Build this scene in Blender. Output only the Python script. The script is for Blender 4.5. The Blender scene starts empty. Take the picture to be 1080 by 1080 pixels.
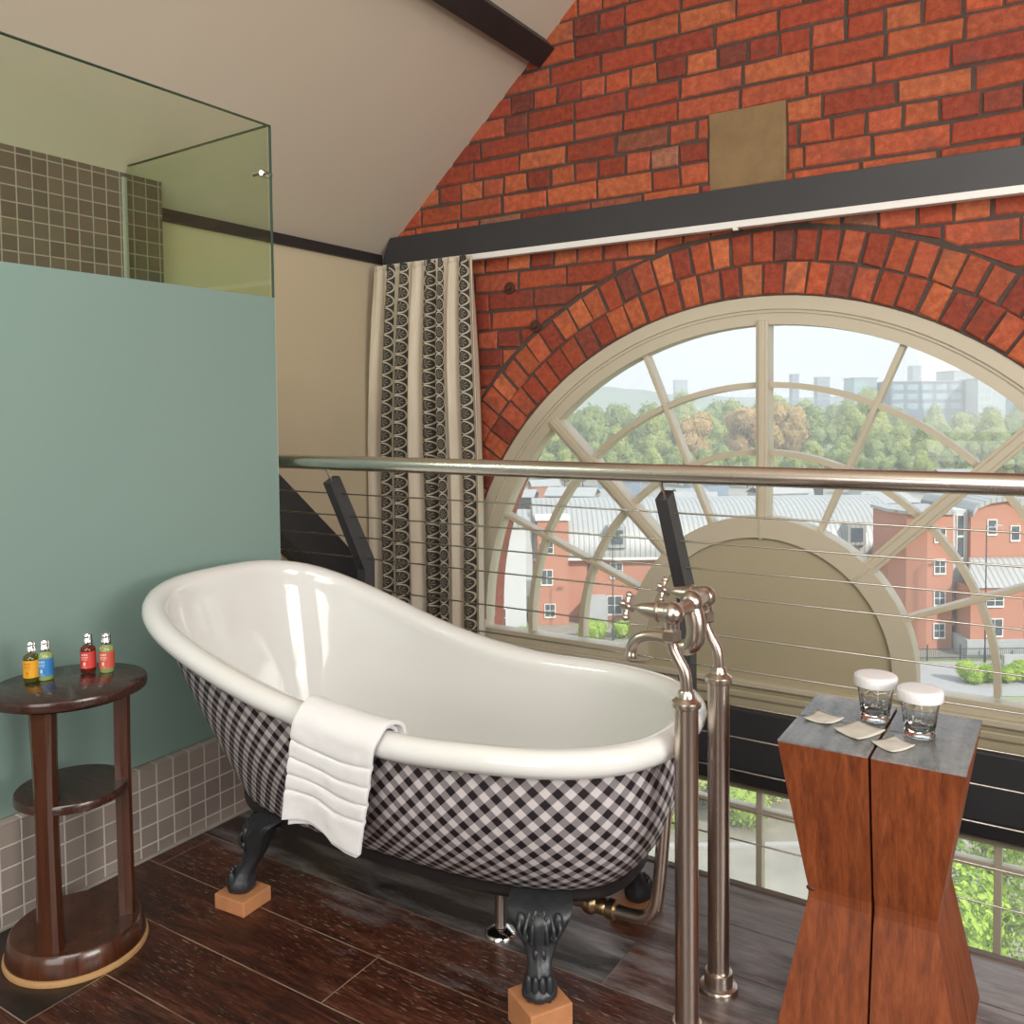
import bpy, bmesh, math, random
from math import sin, cos, pi, radians, sqrt, atan2, floor
from mathutils import Vector, Matrix, noise

random.seed(7)
S = bpy.context.scene
COL = S.collection
D = bpy.data

# ------------------------------------------------------------------ object helpers
def link(o, parent=None):
    COL.objects.link(o)
    if parent is not None:
        o.parent = parent
    return o

def tag(o, label=None, cat=None, group=None, kind=None):
    if label: o['label'] = label
    if cat: o['category'] = cat
    if group: o['group'] = group
    if kind: o['kind'] = kind
    return o

def empty(name, loc=(0, 0, 0), label=None, cat=None, group=None):
    o = D.objects.new(name, None)
    o.empty_display_size = .05
    o.location = loc
    link(o)
    return tag(o, label, cat, group)

def build(name, bm, m, parent=None, smooth=False, world=False, angle=None):
    """one mesh object; with world=True the vertices are in world space and moved to the parent's frame"""
    if world and parent is not None:
        off = Vector(parent.location)
        for v in bm.verts: v.co -= off
    bmesh.ops.recalc_face_normals(bm, faces=bm.faces[:])
    me = D.meshes.new(name)
    bm.to_mesh(me); bm.free()
    for k in (m if isinstance(m, (list, tuple)) else [m]):
        me.materials.append(k)
    if smooth:
        for p in me.polygons: p.use_smooth = True
        if angle is not None:
            try: me.set_sharp_from_angle(angle=radians(angle))
            except Exception: pass
    o = D.objects.new(name, me)
    return link(o, parent)

def copy_tree(o, parent=None):
    c = o.copy(); COL.objects.link(c)
    if parent is not None: c.parent = parent
    for ch in list(o.children): copy_tree(ch, c)
    return c

# ------------------------------------------------------------------ shape helpers
def NB(): return bmesh.new()

def box(bm, lo, hi, bev=0, mi=0):
    x0, y0, z0 = lo; x1, y1, z1 = hi
    vs = [bm.verts.new(p) for p in ((x0,y0,z0),(x1,y0,z0),(x1,y1,z0),(x0,y1,z0),(x0,y0,z1),(x1,y0,z1),(x1,y1,z1),(x0,y1,z1))]
    fs = [bm.faces.new([vs[i] for i in f]) for f in ((0,3,2,1),(4,5,6,7),(0,1,5,4),(1,2,6,5),(2,3,7,6),(3,0,4,7))]
    for f in fs: f.material_index = mi
    if bev > 0:
        es = list({e for f in fs for e in f.edges})
        r = bmesh.ops.bevel(bm, geom=es, offset=bev, segments=2, profile=.6, affect='EDGES')
        for f in r['faces']: f.material_index = mi
    return vs

def obox(bm, c, ax, ay, az, hx, hy, hz, bev=0):
    """oriented box: centre, axes, half sizes"""
    c = Vector(c); ax = Vector(ax).normalized(); ay = Vector(ay).normalized(); az = Vector(az).normalized()
    vs = []
    for sz in (-1, 1):
        for sx, sy in ((-1,-1),(1,-1),(1,1),(-1,1)):
            vs.append(bm.verts.new(c + ax*hx*sx + ay*hy*sy + az*hz*sz))
    fs = [bm.faces.new([vs[i] for i in f]) for f in ((0,3,2,1),(4,5,6,7),(0,1,5,4),(1,2,6,5),(2,3,7,6),(3,0,4,7))]
    if bev > 0:
        bmesh.ops.bevel(bm, geom=list({e for f in fs for e in f.edges}), offset=bev, segments=2, profile=.6, affect='EDGES')
    return vs

def prism(bm, pts, d, bev=0):
    """polygon (3-D points) extruded by vector d"""
    a = [bm.verts.new(p) for p in pts]; b = [bm.verts.new(Vector(p)+Vector(d)) for p in pts]
    n = len(a); fs = [bm.faces.new(a), bm.faces.new(b[::-1])]
    for i in range(n): fs.append(bm.faces.new((a[i], a[(i+1)%n], b[(i+1)%n], b[i])))
    if bev > 0:
        bmesh.ops.bevel(bm, geom=list({e for f in fs for e in f.edges}), offset=bev, segments=2, profile=.6, affect='EDGES')

def tube(bm, path, rad, seg=14, cap=True, ell=None, up=None):
    """sweep of a circle (or ellipse) along a polyline; rad a number or a list"""
    P = [Vector(p) for p in path]; n = len(P)
    R = rad if isinstance(rad, (list, tuple)) else [rad]*n
    E_ = ell if isinstance(ell, (list, tuple)) else [ell or 1]*n
    T = []
    for i in range(n):
        t = (P[min(i+1,n-1)] - P[max(i-1,0)])
        T.append(t.normalized() if t.length > 1e-9 else Vector((0,0,1)))
    u = Vector(up) if up else (Vector((0,0,1)) if abs(T[0].z) < .9 else Vector((1,0,0)))
    u = (u - T[0]*u.dot(T[0])).normalized()
    rings = []
    for i in range(n):
        u = (u - T[i]*u.dot(T[i]))
        u = u.normalized() if u.length > 1e-9 else T[i].orthogonal().normalized()
        w = T[i].cross(u)
        rings.append([bm.verts.new(P[i] + (u*cos(2*pi*k/seg)*E_[i] + w*sin(2*pi*k/seg))*R[i]) for k in range(seg)])
    for i in range(n-1):
        for k in range(seg):
            bm.faces.new((rings[i][k], rings[i][(k+1)%seg], rings[i+1][(k+1)%seg], rings[i+1][k]))
    if cap:
        bm.faces.new(rings[0][::-1]); bm.faces.new(rings[-1])
    return rings

def lathe(bm, prof, c=(0,0,0), axis=(0,0,1), seg=24, cap=True, fac=None):
    """profile [(r, h)] turned about an axis through c"""
    c = Vector(c); a = Vector(axis).normalized()
    u = a.orthogonal().normalized() if abs(a.z) < .99 else Vector((1,0,0)); w = a.cross(u)
    rings = []
    for r, h in prof:
        if r < 1e-6: rings.append([bm.verts.new(c + a*h)])
        else:
            rings.append([bm.verts.new(c + a*h + (u*cos(2*pi*k/seg)+w*sin(2*pi*k/seg))*r*(fac(2*pi*k/seg, h) if fac else 1)) for k in range(seg)])
    for A, B in zip(rings, rings[1:]):
        for k in range(seg):
            k2 = (k+1) % seg
            if len(A) == 1 and len(B) == 1: continue
            if len(A) == 1: bm.faces.new((A[0], B[k2], B[k]))
            elif len(B) == 1: bm.faces.new((A[k], A[k2], B[0]))
            else: bm.faces.new((A[k], A[k2], B[k2], B[k]))
    if cap:
        for q, fl in ((rings[0], True), (rings[-1], False)):
            if len(q) > 1: bm.faces.new(q[::-1] if fl else q)

def ball(bm, c, r, sc=(1,1,1), seg=14, M=None):
    m = Matrix.Translation(Vector(c)) @ (M or Matrix.Identity(4)) @ Matrix.Diagonal((r*sc[0], r*sc[1], r*sc[2], 1))
    bmesh.ops.create_uvsphere(bm, u_segments=seg, v_segments=max(6, seg//2+2), radius=1, matrix=m)

def smoothpath(pts, k=6):
    P = [Vector(p) for p in pts]; out = []
    for i in range(len(P)-1):
        p0, p1, p2, p3 = P[max(i-1,0)], P[i], P[i+1], P[min(i+2,len(P)-1)]
        for j in range(k):
            t = j/k
            out.append(.5*((2*p1)+(p2-p0)*t+(2*p0-5*p1+4*p2-p3)*t*t+(3*p1-p0-3*p2+p3)*t**3))
    out.append(P[-1]); return out

def smoothvals(v, k=6): return [q.x for q in smoothpath([(a,0,0) for a in v], k)]

def grid(bm, nu, nv, fn, uv=None, closed=False):
    V = [[bm.verts.new(fn(i/(nu if closed else nu-1), j/(nv-1))) for j in range(nv)] for i in range(nu)]
    L = bm.loops.layers.uv.verify() if uv else None
    for i in range(nu if closed else nu-1):
        for j in range(nv-1):
            i2 = (i+1) % nu
            f = bm.faces.new((V[i][j], V[i2][j], V[i2][j+1], V[i][j+1]))
            if uv:
                for lp, (a, b) in zip(f.loops, ((i,j),(i+1,j),(i+1,j+1),(i,j+1))): lp[L].uv = uv(a, b)
    return V

# ------------------------------------------------------------------ material helpers
class N:
    def __init__(s, name):
        s.m = D.materials.new(name); s.m.use_nodes = True
        s.t = s.m.node_tree; s.t.nodes.clear()
        s.out = s.t.nodes.new('ShaderNodeOutputMaterial')
    def n(s, t, **kw):
        q = s.t.nodes.new('ShaderNode'+t)
        for k, v in kw.items(): setattr(q, k, v)
        return q
    def put(s, inp, v):
        if v is None: return
        if hasattr(v, 'is_output'): s.t.links.new(v, inp)
        else:
            if isinstance(v, tuple) and len(v) == 3 and inp.type == 'RGBA': v = v+(1,)
            inp.default_value = v
    def math(s, op, a, b=None, c=None, clamp=False):
        q = s.n('Math', operation=op); q.use_clamp = clamp
        s.put(q.inputs[0], a); s.put(q.inputs[1], b)
        if c is not None: s.put(q.inputs[2], c)
        return q.outputs[0]
    def mix(s, f, a, b, mode='MIX'):
        q = s.n('MixRGB', blend_type=mode); s.put(q.inputs[0], f); s.put(q.inputs[1], a); s.put(q.inputs[2], b)
        return q.outputs[0]
    def coord(s, k='Object'): return s.n('TexCoord').outputs[k]
    def sep(s, v):
        q = s.n('SeparateXYZ'); s.put(q.inputs[0], v); return q.outputs
    def comb(s, x, y, z):
        q = s.n('CombineXYZ')
        for i, v in enumerate((x,y,z)): s.put(q.inputs[i], v)
        return q.outputs[0]
    def scale(s, v, sc):
        q = s.n('Mapping'); s.put(q.inputs['Vector'], v); q.inputs['Scale'].default_value = sc; return q.outputs[0]
    def noise(s, v, sc=5, det=4, rough=.55, dist=0, out='Fac'):
        q = s.n('TexNoise'); s.put(q.inputs['Vector'], v); q.inputs['Scale'].default_value = sc
        q.inputs['Detail'].default_value = det; q.inputs['Roughness'].default_value = rough; q.inputs['Distortion'].default_value = dist
        return q.outputs[out]
    def ramp(s, f, stops, interp='LINEAR'):
        q = s.n('ValToRGB'); s.put(q.inputs[0], f); cr = q.color_ramp; cr.interpolation = interp
        while len(cr.elements) < len(stops): cr.elements.new(.5)
        for e, (p, c) in zip(cr.elements, stops):
            e.position = p; e.color = (c if len(c) == 4 else c+(1,)) if isinstance(c, tuple) else (c,c,c,1)
        return q.outputs[0]
    def bump(s, h, st=.3, d=.01):
        q = s.n('Bump'); s.put(q.inputs['Height'], h); q.inputs['Strength'].default_value = st; q.inputs['Distance'].default_value = d
        return q.outputs[0]
    def pbr(s, base, rough=.5, metal=0, normal=None, coat=0, spec=.5, sheen=0, **kw):
        q = s.n('BsdfPrincipled')
        s.put(q.inputs['Base Color'], base); s.put(q.inputs['Roughness'], rough); s.put(q.inputs['Metallic'], metal)
        q.inputs['Specular IOR Level'].default_value = spec
        if normal is not None: s.put(q.inputs['Normal'], normal)
        if coat: q.inputs['Coat Weight'].default_value = coat; q.inputs['Coat Roughness'].default_value = .08
        if sheen: q.inputs['Sheen Weight'].default_value = sheen
        return q.outputs[0]
    def done(s, sh):
        s.t.links.new(sh, s.out.inputs['Surface']); return s.m

def lin(r, g, b):
    f = lambda c: ((c/255+.055)/1.055)**2.4 if c > 10 else c/255/12.92
    return (f(r), f(g), f(b))

def simple(name, c, rough=.5, metal=0, var=.12, vs=6, bmp=0, bs=40, coat=0, spec=.5, sheen=0):
    k = N(name); v = k.coord()
    f = k.noise(v, vs, 5)
    col = k.mix(f, tuple(x*(1-var) for x in c), tuple(min(1, x*(1+var)) for x in c))
    nm = k.bump(k.noise(v, bs, 4), bmp) if bmp else None
    return k.done(k.pbr(col, rough, metal, nm, coat, spec, sheen))

M = {}
M['plaster'] = simple('cream plaster', (.56,.465,.32), .85, var=.05, vs=1.2, bmp=.06, bs=25)
M['ceiling'] = simple('cream ceiling plaster', (.60,.515,.41), .9, var=.04, vs=.8, bmp=.05, bs=18)
M['olive'] = simple('olive cream gloss paint', (.40,.345,.23), .38, var=.05, vs=3)
M['frame'] = simple('putty window paint', (.50,.44,.33), .4, var=.06, vs=5)
M['black'] = simple('black stained timber', (.022,.020,.020), .5, var=.35, vs=9, bmp=.1, bs=60)
M['charcoal'] = simple('charcoal painted timber', (.035,.034,.037), .45, var=.2, vs=4, bmp=.05, bs=30)
M['steel'] = None
M['white'] = simple('white paint', (.8,.78,.74), .5, var=.03)
M['enamel'] = simple('white bath enamel', (.665,.665,.64), .07, var=.01, coat=.5)
M['castiron'] = simple('dark grey cast iron', (.035,.037,.041), .38, metal=.35, var=.25, vs=25, bmp=.12, bs=90)
M['band'] = simple('near black paint', (.014,.012,.012), .45, var=.2)
M['terry'] = simple('white terry cotton', (.83,.82,.82), .95, var=.02, vs=60, bmp=.5, bs=900, sheen=.3)
M['paper'] = simple('natural paper', (.56,.53,.46), .8, var=.05, vs=30, bmp=.1, bs=120)
M['cap'] = simple('white lid', (.74,.73,.74), .6, var=.02, vs=20, bmp=.15, bs=300)
M['chrome'] = simple('polished chrome', (.82,.82,.82), .12, metal=1, var=.02)
M['sandstone'] = simple('sandstone', (.235,.148,.07), .9, var=.35, vs=9, bmp=.5, bs=22)
M['rust'] = simple('rusty iron', (.09,.035,.02), .7, metal=.3, var=.4, vs=40, bmp=.4, bs=80)
M['block'] = simple('raw orange timber', (.46,.20,.085), .6, var=.3, vs=18, bmp=.15, bs=50)
M['felt'] = simple('tan felt', (.45,.26,.11), .85, var=.15, vs=30)

def brushed(name, c, rough):
    k = N(name); v = k.coord()
    f = k.noise(k.scale(v, (150,150,2)), 3, 2)
    g = k.noise(v, 30, 3)
    col = k.mix(g, tuple(x*.88 for x in c), c)
    return k.done(k.pbr(col, k.math('ADD', k.math('MULTIPLY', f, .05), rough), 1.0))
M['nickel'] = brushed('brushed bronze nickel', (.60,.52,.45), .26)
M['steel'] = brushed('satin stainless steel', (.68,.63,.56), .24)
M['cable'] = simple('steel wire', (.55,.52,.46), .35, metal=1, var=.1, vs=200)

def wood(name, dark, mid, light, rough=.35, axis=2, fine=28, coat=.15, st=.06):
    k = N(name); v = k.coord()
    sc = [1,1,1]; sc[axis] = st
    w = k.scale(v, tuple(sc))
    a = k.noise(w, fine, 6, .6, .4); b = k.noise(w, fine*4, 4, .6); c = k.noise(v, 2.2, 3)
    f = k.math('ADD', k.math('MULTIPLY', a, .55), k.math('ADD', k.math('MULTIPLY', b, .25), k.math('MULTIPLY', c, .2)))
    col = k.ramp(f, [(.3, dark), (.5, mid), (.72, light)])
    return k.done(k.pbr(col, k.math('ADD', k.math('MULTIPLY', b, .2), rough-.1), 0, k.bump(f, .12), coat))
M['mahogany'] = wood('dark red mahogany', (.026,.008,.003), (.055,.0165,.0065), (.105,.034,.013), .3, 2, 20, .4)
M['mahogany_top'] = wood('dark mahogany top', (.022,.008,.005), (.04,.014,.009), (.065,.023,.014), .26, 0, 20, .35)
M['jarrah'] = wood('red timber', (.075,.016,.005), (.20,.046,.011), (.34,.090,.026), .5, 2, 70, 0, .03)

def stooltop():
    k = N('grey stool top with window sheen'); v = k.coord()
    a = k.noise(k.scale(v, (1,.12,1)), 30, 6, .6); b = k.noise(v, 7, 4); c = k.noise(v, 60, 3)
    col = k.ramp(k.math('ADD', k.math('MULTIPLY', a, .5), k.math('MULTIPLY', b, .5)), [(.3,(.03,.028,.026)),(.46,(.13,.128,.125)),(.66,(.30,.295,.29))])  # grey made paler to carry the window's reflection in the colour
    return k.done(k.pbr(col, k.math('ADD', k.math('MULTIPLY', c, .2), .16), 0, k.bump(a, .12)))
M['stooltop'] = stooltop()

def floor_mat():
    k = N('dark worn floorboards'); v = k.coord(); x, y, z = k.sep(v)
    W = .168
    r = k.math('DIVIDE', k.math('SUBTRACT', y, 1.199), W)
    i = k.math('FLOOR', r); fr = k.math('SUBTRACT', r, i)
    off = k.math('MULTIPLY', i, .73)
    xx = k.math('DIVIDE', k.math('ADD', k.math('ADD', x, 1.218), off), 1.9)
    j = k.math('FLOOR', xx); fx = k.math('SUBTRACT', xx, j)
    wn = k.n('TexWhiteNoise', noise_dimensions='2D'); k.put(wn.inputs['Vector'], k.comb(i, j, 0)); rnd = wn.outputs['Value']
    # seams
    sy = k.math('LESS_THAN', k.math('MULTIPLY', k.math('MINIMUM', fr, k.math('SUBTRACT', 1.0, fr)), W), k.math('ADD', .0015, k.math('MULTIPLY', k.math('SUBTRACT', y, 1.45), .0035, None, True)))
    sx = k.math('LESS_THAN', k.math('MULTIPLY', k.math('MINIMUM', fx, k.math('SUBTRACT', 1.0, fx)), 1.9), .0013)
    seam = k.math('MAXIMUM', sx, sy)
    v2 = k.comb(k.math('ADD', x, k.math('MULTIPLY', rnd, 17)), k.math('ADD', y, k.math('MULTIPLY', i, 3.3)), 0)
    g = k.noise(k.scale(v2, (1.6, 15, 1)), 3.4, 8, .66, 1.1)
    fine = k.noise(k.scale(v2, (7, 120, 1)), 3, 5, .65, .3)
    wear = k.noise(v2, 2.3, 4, .6)
    grain = k.math('ADD', k.math('MULTIPLY', g, .5), k.math('ADD', k.math('MULTIPLY', fine, .3), k.math('MULTIPLY', k.noise(k.scale(v2, (1.2, 7, 1)), 2.6, 3, .5, 1.2), .2)))
    worn = k.ramp(grain, [(.36,(.014,.007,.005)),(.48,(.045,.014,.008)),(.57,(.095,.031,.017)),(.68,(.20,.095,.06))])
    flat = k.ramp(grain, [(.35,(.012,.010,.009)),(.7,(.027,.019,.015))])
    wf = k.math('ADD', k.math('SUBTRACT', k.math('MULTIPLY', rnd, .5), .08), wear)
    col = k.mix(k.ramp(wf, [(.46, 0), (.70, 1)]), flat, worn)
    fleck = k.math('MULTIPLY', k.ramp(k.noise(k.scale(v2, (13, 150, 1)), 2.2, 3, .6, .4), [(.60,0),(.68,1)]), k.ramp(k.math('ADD', k.math('MULTIPLY', k.noise(v2, 5.5, 3), .6), k.math('MULTIPLY', wf, .5)), [(.58,0),(.76,1)]))
    col = k.mix(k.math('MULTIPLY', fleck, .85), col, (.40,.27,.20))
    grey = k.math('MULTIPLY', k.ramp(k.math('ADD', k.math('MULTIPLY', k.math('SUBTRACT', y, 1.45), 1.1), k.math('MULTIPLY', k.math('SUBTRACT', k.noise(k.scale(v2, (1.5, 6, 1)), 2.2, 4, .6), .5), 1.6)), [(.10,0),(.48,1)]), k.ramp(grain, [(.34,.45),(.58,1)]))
    col = k.mix(k.math('MULTIPLY', grey, .85), col, (.27,.252,.248))  # window sheen on the boards, painted in as a grey wash
    sl = k.noise(v, 9, 3)
    col = k.mix(k.math('MULTIPLY', seam, k.ramp(sl, [(.35,.4),(.55,.95)])), col, k.mix(k.ramp(y, [(0,0),(1,1)]) if False else k.math('MULTIPLY', k.math('SUBTRACT', y, 1.45), 4.0, None, True), (.31,.22,.15), (.03,.022,.018)))
    ro = k.math('ADD', k.math('MULTIPLY', fine, .25), k.math('ADD', k.math('MULTIPLY', wear, .15), .12))
    h = k.math('SUBTRACT', k.math('MULTIPLY', grain, .5), k.math('MULTIPLY', seam, .8))
    return k.done(k.pbr(col, ro, 0, k.bump(h, .35, .004), 0, .5))
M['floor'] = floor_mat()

def tile_mat(name, c, ax, ay, P=.05, oa=0, ob=0, rough=.35, gr=(.58,.54,.49)):
    k = N(name); v = k.sep(k.coord()); 
    a = k.math('ADD', v[ax], oa); b = k.math('ADD', v[ay], ob)
    ra = k.math('DIVIDE', a, P); rb = k.math('DIVIDE', b, P)
    ia = k.math('FLOOR', ra); ib = k.math('FLOOR', rb); fa = k.math('SUBTRACT', ra, ia); fb = k.math('SUBTRACT', rb, ib)
    d = k.math('MINIMUM', k.math('MINIMUM', fa, k.math('SUBTRACT', 1.0, fa)), k.math('MINIMUM', fb, k.math('SUBTRACT', 1.0, fb)))
    g = k.ramp(d, [(.03, 0), (.055, 1)])
    wn = k.n('TexWhiteNoise', noise_dimensions='2D'); k.put(wn.inputs['Vector'], k.comb(ia, ib, 0))
    col = k.mix(wn.outputs['Value'], tuple(x*.85 for x in c), tuple(x*1.15 for x in c))
    col = k.mix(g, gr, col)
    return k.done(k.pbr(col, k.mix(g, (.8,.8,.8), (rough,)*3), 0, k.bump(g, .4, .004)))

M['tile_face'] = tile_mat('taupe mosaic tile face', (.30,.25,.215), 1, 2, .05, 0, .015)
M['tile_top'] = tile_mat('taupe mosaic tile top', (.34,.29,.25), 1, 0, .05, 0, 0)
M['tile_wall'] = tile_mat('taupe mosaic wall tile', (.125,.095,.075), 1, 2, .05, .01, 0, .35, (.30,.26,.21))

def glass_mat(name, tint, refl=1.0, veil=0, veilcol=(1,1,1)):
    k = N(name)
    tr = k.n('BsdfTransparent'); k.put(tr.inputs[0], tint)
    gl = k.n('BsdfGlossy'); gl.inputs['Roughness'].default_value = .02
    fc = k.n('LayerWeight').outputs['Facing']; fr_ = k.math('ADD', k.math('MULTIPLY', k.math('POWER', fc, 5.0), .9), .05)
    a = k.n('MixShader'); k.put(a.inputs[0], k.math('MULTIPLY', fr_, refl)); k.t.links.new(tr.outputs[0], a.inputs[1]); k.t.links.new(gl.outputs[0], a.inputs[2])
    o = a.outputs[0]
    if veil:
        df = k.n('BsdfTranslucent'); k.put(df.inputs[0], veilcol)
        b = k.n('MixShader'); b.inputs[0].default_value = veil
        k.t.links.new(o, b.inputs[1]); k.t.links.new(df.outputs[0], b.inputs[2]); o = b.outputs[0]
    return k.done(o)
M['pane'] = glass_mat('veiled window glass', (.97,.98,.97), .6, .11, (1,1,.98))  # whitish veil put into the glass for a bright, hazy, washed-out view
M['clear'] = glass_mat('green tinted clear glass', (.83,.93,.80), .9)
M['edge'] = simple('dark green glass edge', (.035,.075,.055), .15, var=.1)

def frosted():
    k = N('frosted green glass')
    d = k.n('BsdfDiffuse'); k.put(d.inputs[0], (.36,.50,.45)); t = k.n('BsdfTranslucent'); k.put(t.inputs[0], (.42,.60,.54))
    a = k.n('MixShader'); a.inputs[0].default_value = .45; k.t.links.new(d.outputs[0], a.inputs[1]); k.t.links.new(t.outputs[0], a.inputs[2])
    gl = k.n('BsdfGlossy'); gl.inputs['Roughness'].default_value = .35
    fr = k.n('Fresnel'); fr.inputs[0].default_value = 1.4
    b = k.n('MixShader'); k.t.links.new(fr.outputs[0], b.inputs[0]); k.t.links.new(a.outputs[0], b.inputs[1]); k.t.links.new(gl.outputs[0], b.inputs[2])
    return k.done(b.outputs[0])
M['frost'] = frosted()

def realglass(name, c=(1,1,1), ior=1.45, rough=0):
    k = N(name); q = k.n('BsdfGlass'); k.put(q.inputs[0], c); q.inputs['Roughness'].default_value = rough; q.inputs['IOR'].default_value = ior
    return k.done(q.outputs[0])
M['tumbler'] = realglass('tumbler glass', (.97,.98,.98))

def brick_mat():
    k = N('red brick'); v = k.coord()
    at = k.n('Attribute'); at.attribute_name = 'brick_colour'
    a = k.noise(v, 38, 6, .65); b = k.noise(v, 9, 4); c = k.noise(v, 140, 4, .7)
    col = k.mix(k.ramp(a, [(.3,.0),(.60,.8)]), at.outputs['Color'], k.mix(1.0, at.outputs['Color'], (.55,.42,.40), 'MULTIPLY'))
    col = k.mix(k.math('MULTIPLY', k.ramp(b, [(.58,0),(.72,1)]), .5), col, (.13,.055,.04))
    col = k.mix(k.math('MULTIPLY', k.ramp(c, [(.63,0),(.70,1)]), .4), col, (.55,.30,.19))
    col = k.mix(k.math('MULTIPLY', k.ramp(k.noise(v, 22, 5, .75, 1.5), [(.60,0),(.70,1)]), .35), col, (.16,.10,.075))
    h = k.math('ADD', a, k.math('MULTIPLY', c, .5))
    return k.done(k.pbr(col, .85, 0, k.bump(h, .5, .006)))
M['brick'] = brick_mat()
M['mortar'] = simple('dark lime mortar', (.075,.052,.042), .95, var=.4, vs=12, bmp=.6, bs=60)

def gingham():
    k = N('black and white diagonal gingham'); uv = k.sep(k.coord('UV'))
    u, w = uv[0], uv[1]
    P = .0315
    a = k.math('DIVIDE', k.math('ADD', u, w), P*1.4142); b = k.math('DIVIDE', k.math('SUBTRACT', u, w), P*1.4142)
    sa = k.math('GREATER_THAN', k.math('FRACT', a), .5); sb = k.math('GREATER_THAN', k.math('FRACT', b), .5)
    s2 = k.math('ADD', sa, sb)
    wv = k.noise(k.coord(), 260, 3, .7)
    col = k.ramp(k.math('DIVIDE', s2, 2.0), [(0,(.58,.54,.535)),(.3,(.23,.205,.21)),(.75,(.014,.010,.012))], 'CONSTANT')
    col = k.mix(k.math('MULTIPLY', wv, .3), col, k.mix(1.0, col, (.5,.5,.5), 'MULTIPLY'))
    st = k.ramp(k.noise(k.coord(), 5, 3), [(.6,0),(.75,.3)])
    col = k.mix(st, col, k.mix(1.0, col, (1.0,.86,.70), 'MULTIPLY'))
    return k.done(k.pbr(col, .5, 0, k.bump(wv, .08), 0, .4))
M['gingham'] = gingham()

def curtain_mat():
    k = N('cream curtain with black medallion stripes'); uv = k.sep(k.coord('UV')); u, w = uv[0], uv[1]
    fabric = k.ramp(k.noise(k.scale(k.coord('UV'), (3, .35, 1)), 6, 3), [(.35,(.66,.56,.43)),(.65,(.74,.65,.52))])
    col = fabric
    P = .062
    for c, hw, st in ((.172,.034,0),(.312,.040,.5),(.582,.040,.2),(.706,.014,.4),(.918,.032,.6)):
        a = k.math('DIVIDE', k.math('SUBTRACT', u, c), hw)
        inb = k.math('LESS_THAN', k.math('ABSOLUTE', a), 1.0)
        fz = k.math('FRACT', k.math('ADD', k.math('DIVIDE', w, P), st))
        zz = k.math('MULTIPLY', k.math('SUBTRACT', fz, .5), 2.0)
        d = k.math('SQRT', k.math('ADD', k.math('POWER', k.math('MULTIPLY', a, .95), 2.0), k.math('POWER', k.math('MULTIPLY', zz, 1.0), 2.0)))
        d2 = k.math('ADD', k.math('ABSOLUTE', a), k.math('ABSOLUTE', k.math('SUBTRACT', 1.0, k.math('ABSOLUTE', zz))))
        ring = k.math('LESS_THAN', k.math('ABSOLUTE', k.math('SUBTRACT', d, .90)), .085)
        small = k.math('LESS_THAN', k.math('ABSOLUTE', k.math('SUBTRACT', d2, .34)), .09)
        ang = k.math('ARCTAN2', zz, a)
        petal = k.math('MULTIPLY', k.math('LESS_THAN', d, .62), k.math('GREATER_THAN', k.math('SINE', k.math('MULTIPLY', ang, 8.0)), .72))
        patt = k.math('MAXIMUM', ring, k.math('MULTIPLY', petal, .45)); 
        bc = k.mix(patt, (.058,.052,.040), (.62,.54,.42))
        col = k.mix(inb, col, bc)
    wv = k.noise(k.scale(k.coord('UV'), (60, 140, 1)), 8, 2)
    d_ = k.n('BsdfPrincipled'); k.put(d_.inputs['Base Color'], col); d_.inputs['Roughness'].default_value = .9
    k.put(d_.inputs['Normal'], k.bump(wv, .12))
    t_ = k.n('BsdfTranslucent'); k.put(t_.inputs[0], col)
    m_ = k.n('MixShader'); m_.inputs[0].default_value = .15; k.t.links.new(d_.outputs[0], m_.inputs[1]); k.t.links.new(t_.outputs[0], m_.inputs[2])
    return k.done(m_.outputs[0])
M['curtain'] = curtain_mat()

# ================================================================== CAMERA
F, YAW, PIT, CY, ROLL, H = 928.4528, .567029, .0430329, 472.226, -.0100819, 1.15
fw = Vector((-sin(YAW)*cos(PIT), cos(YAW)*cos(PIT), -sin(PIT)))
rt = Vector((cos(YAW), sin(YAW), 0)); up = rt.cross(fw)
R2 = rt*cos(ROLL) + up*sin(ROLL); U2 = R2.cross(fw)
cd = D.cameras.new('camera'); cam = D.objects.new('camera', cd); link(cam)
mw = Matrix.Identity(4)
for i in range(3):
    mw[i][0] = R2[i]; mw[i][1] = U2[i]; mw[i][2] = -fw[i]
mw[0][3], mw[1][3], mw[2][3] = 0, 0, H
cam.matrix_world = mw
cd.sensor_width = 36; cd.lens = F/1080*36; cd.shift_y = (CY-540)/1080; cd.clip_end = 5000; cd.clip_start = .02
S.camera = cam

# ================================================================== ROOM
XW, YW = -2.82, 3.29            # left wall plane, window wall plane
ZC, SL = 1.899, .89             # ceiling springing height and slope
RX = 1.6; RZ = ZC + SL*(RX-XW)  # ridge
XR = 2*RX - XW; YB = -3.6; ZL = -2.7
def struct(name, bm, m, parent=None, **kw):
    o = build(name, bm, m, parent, **kw)
    if parent is None: o['kind'] = 'structure'
    return o

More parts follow.
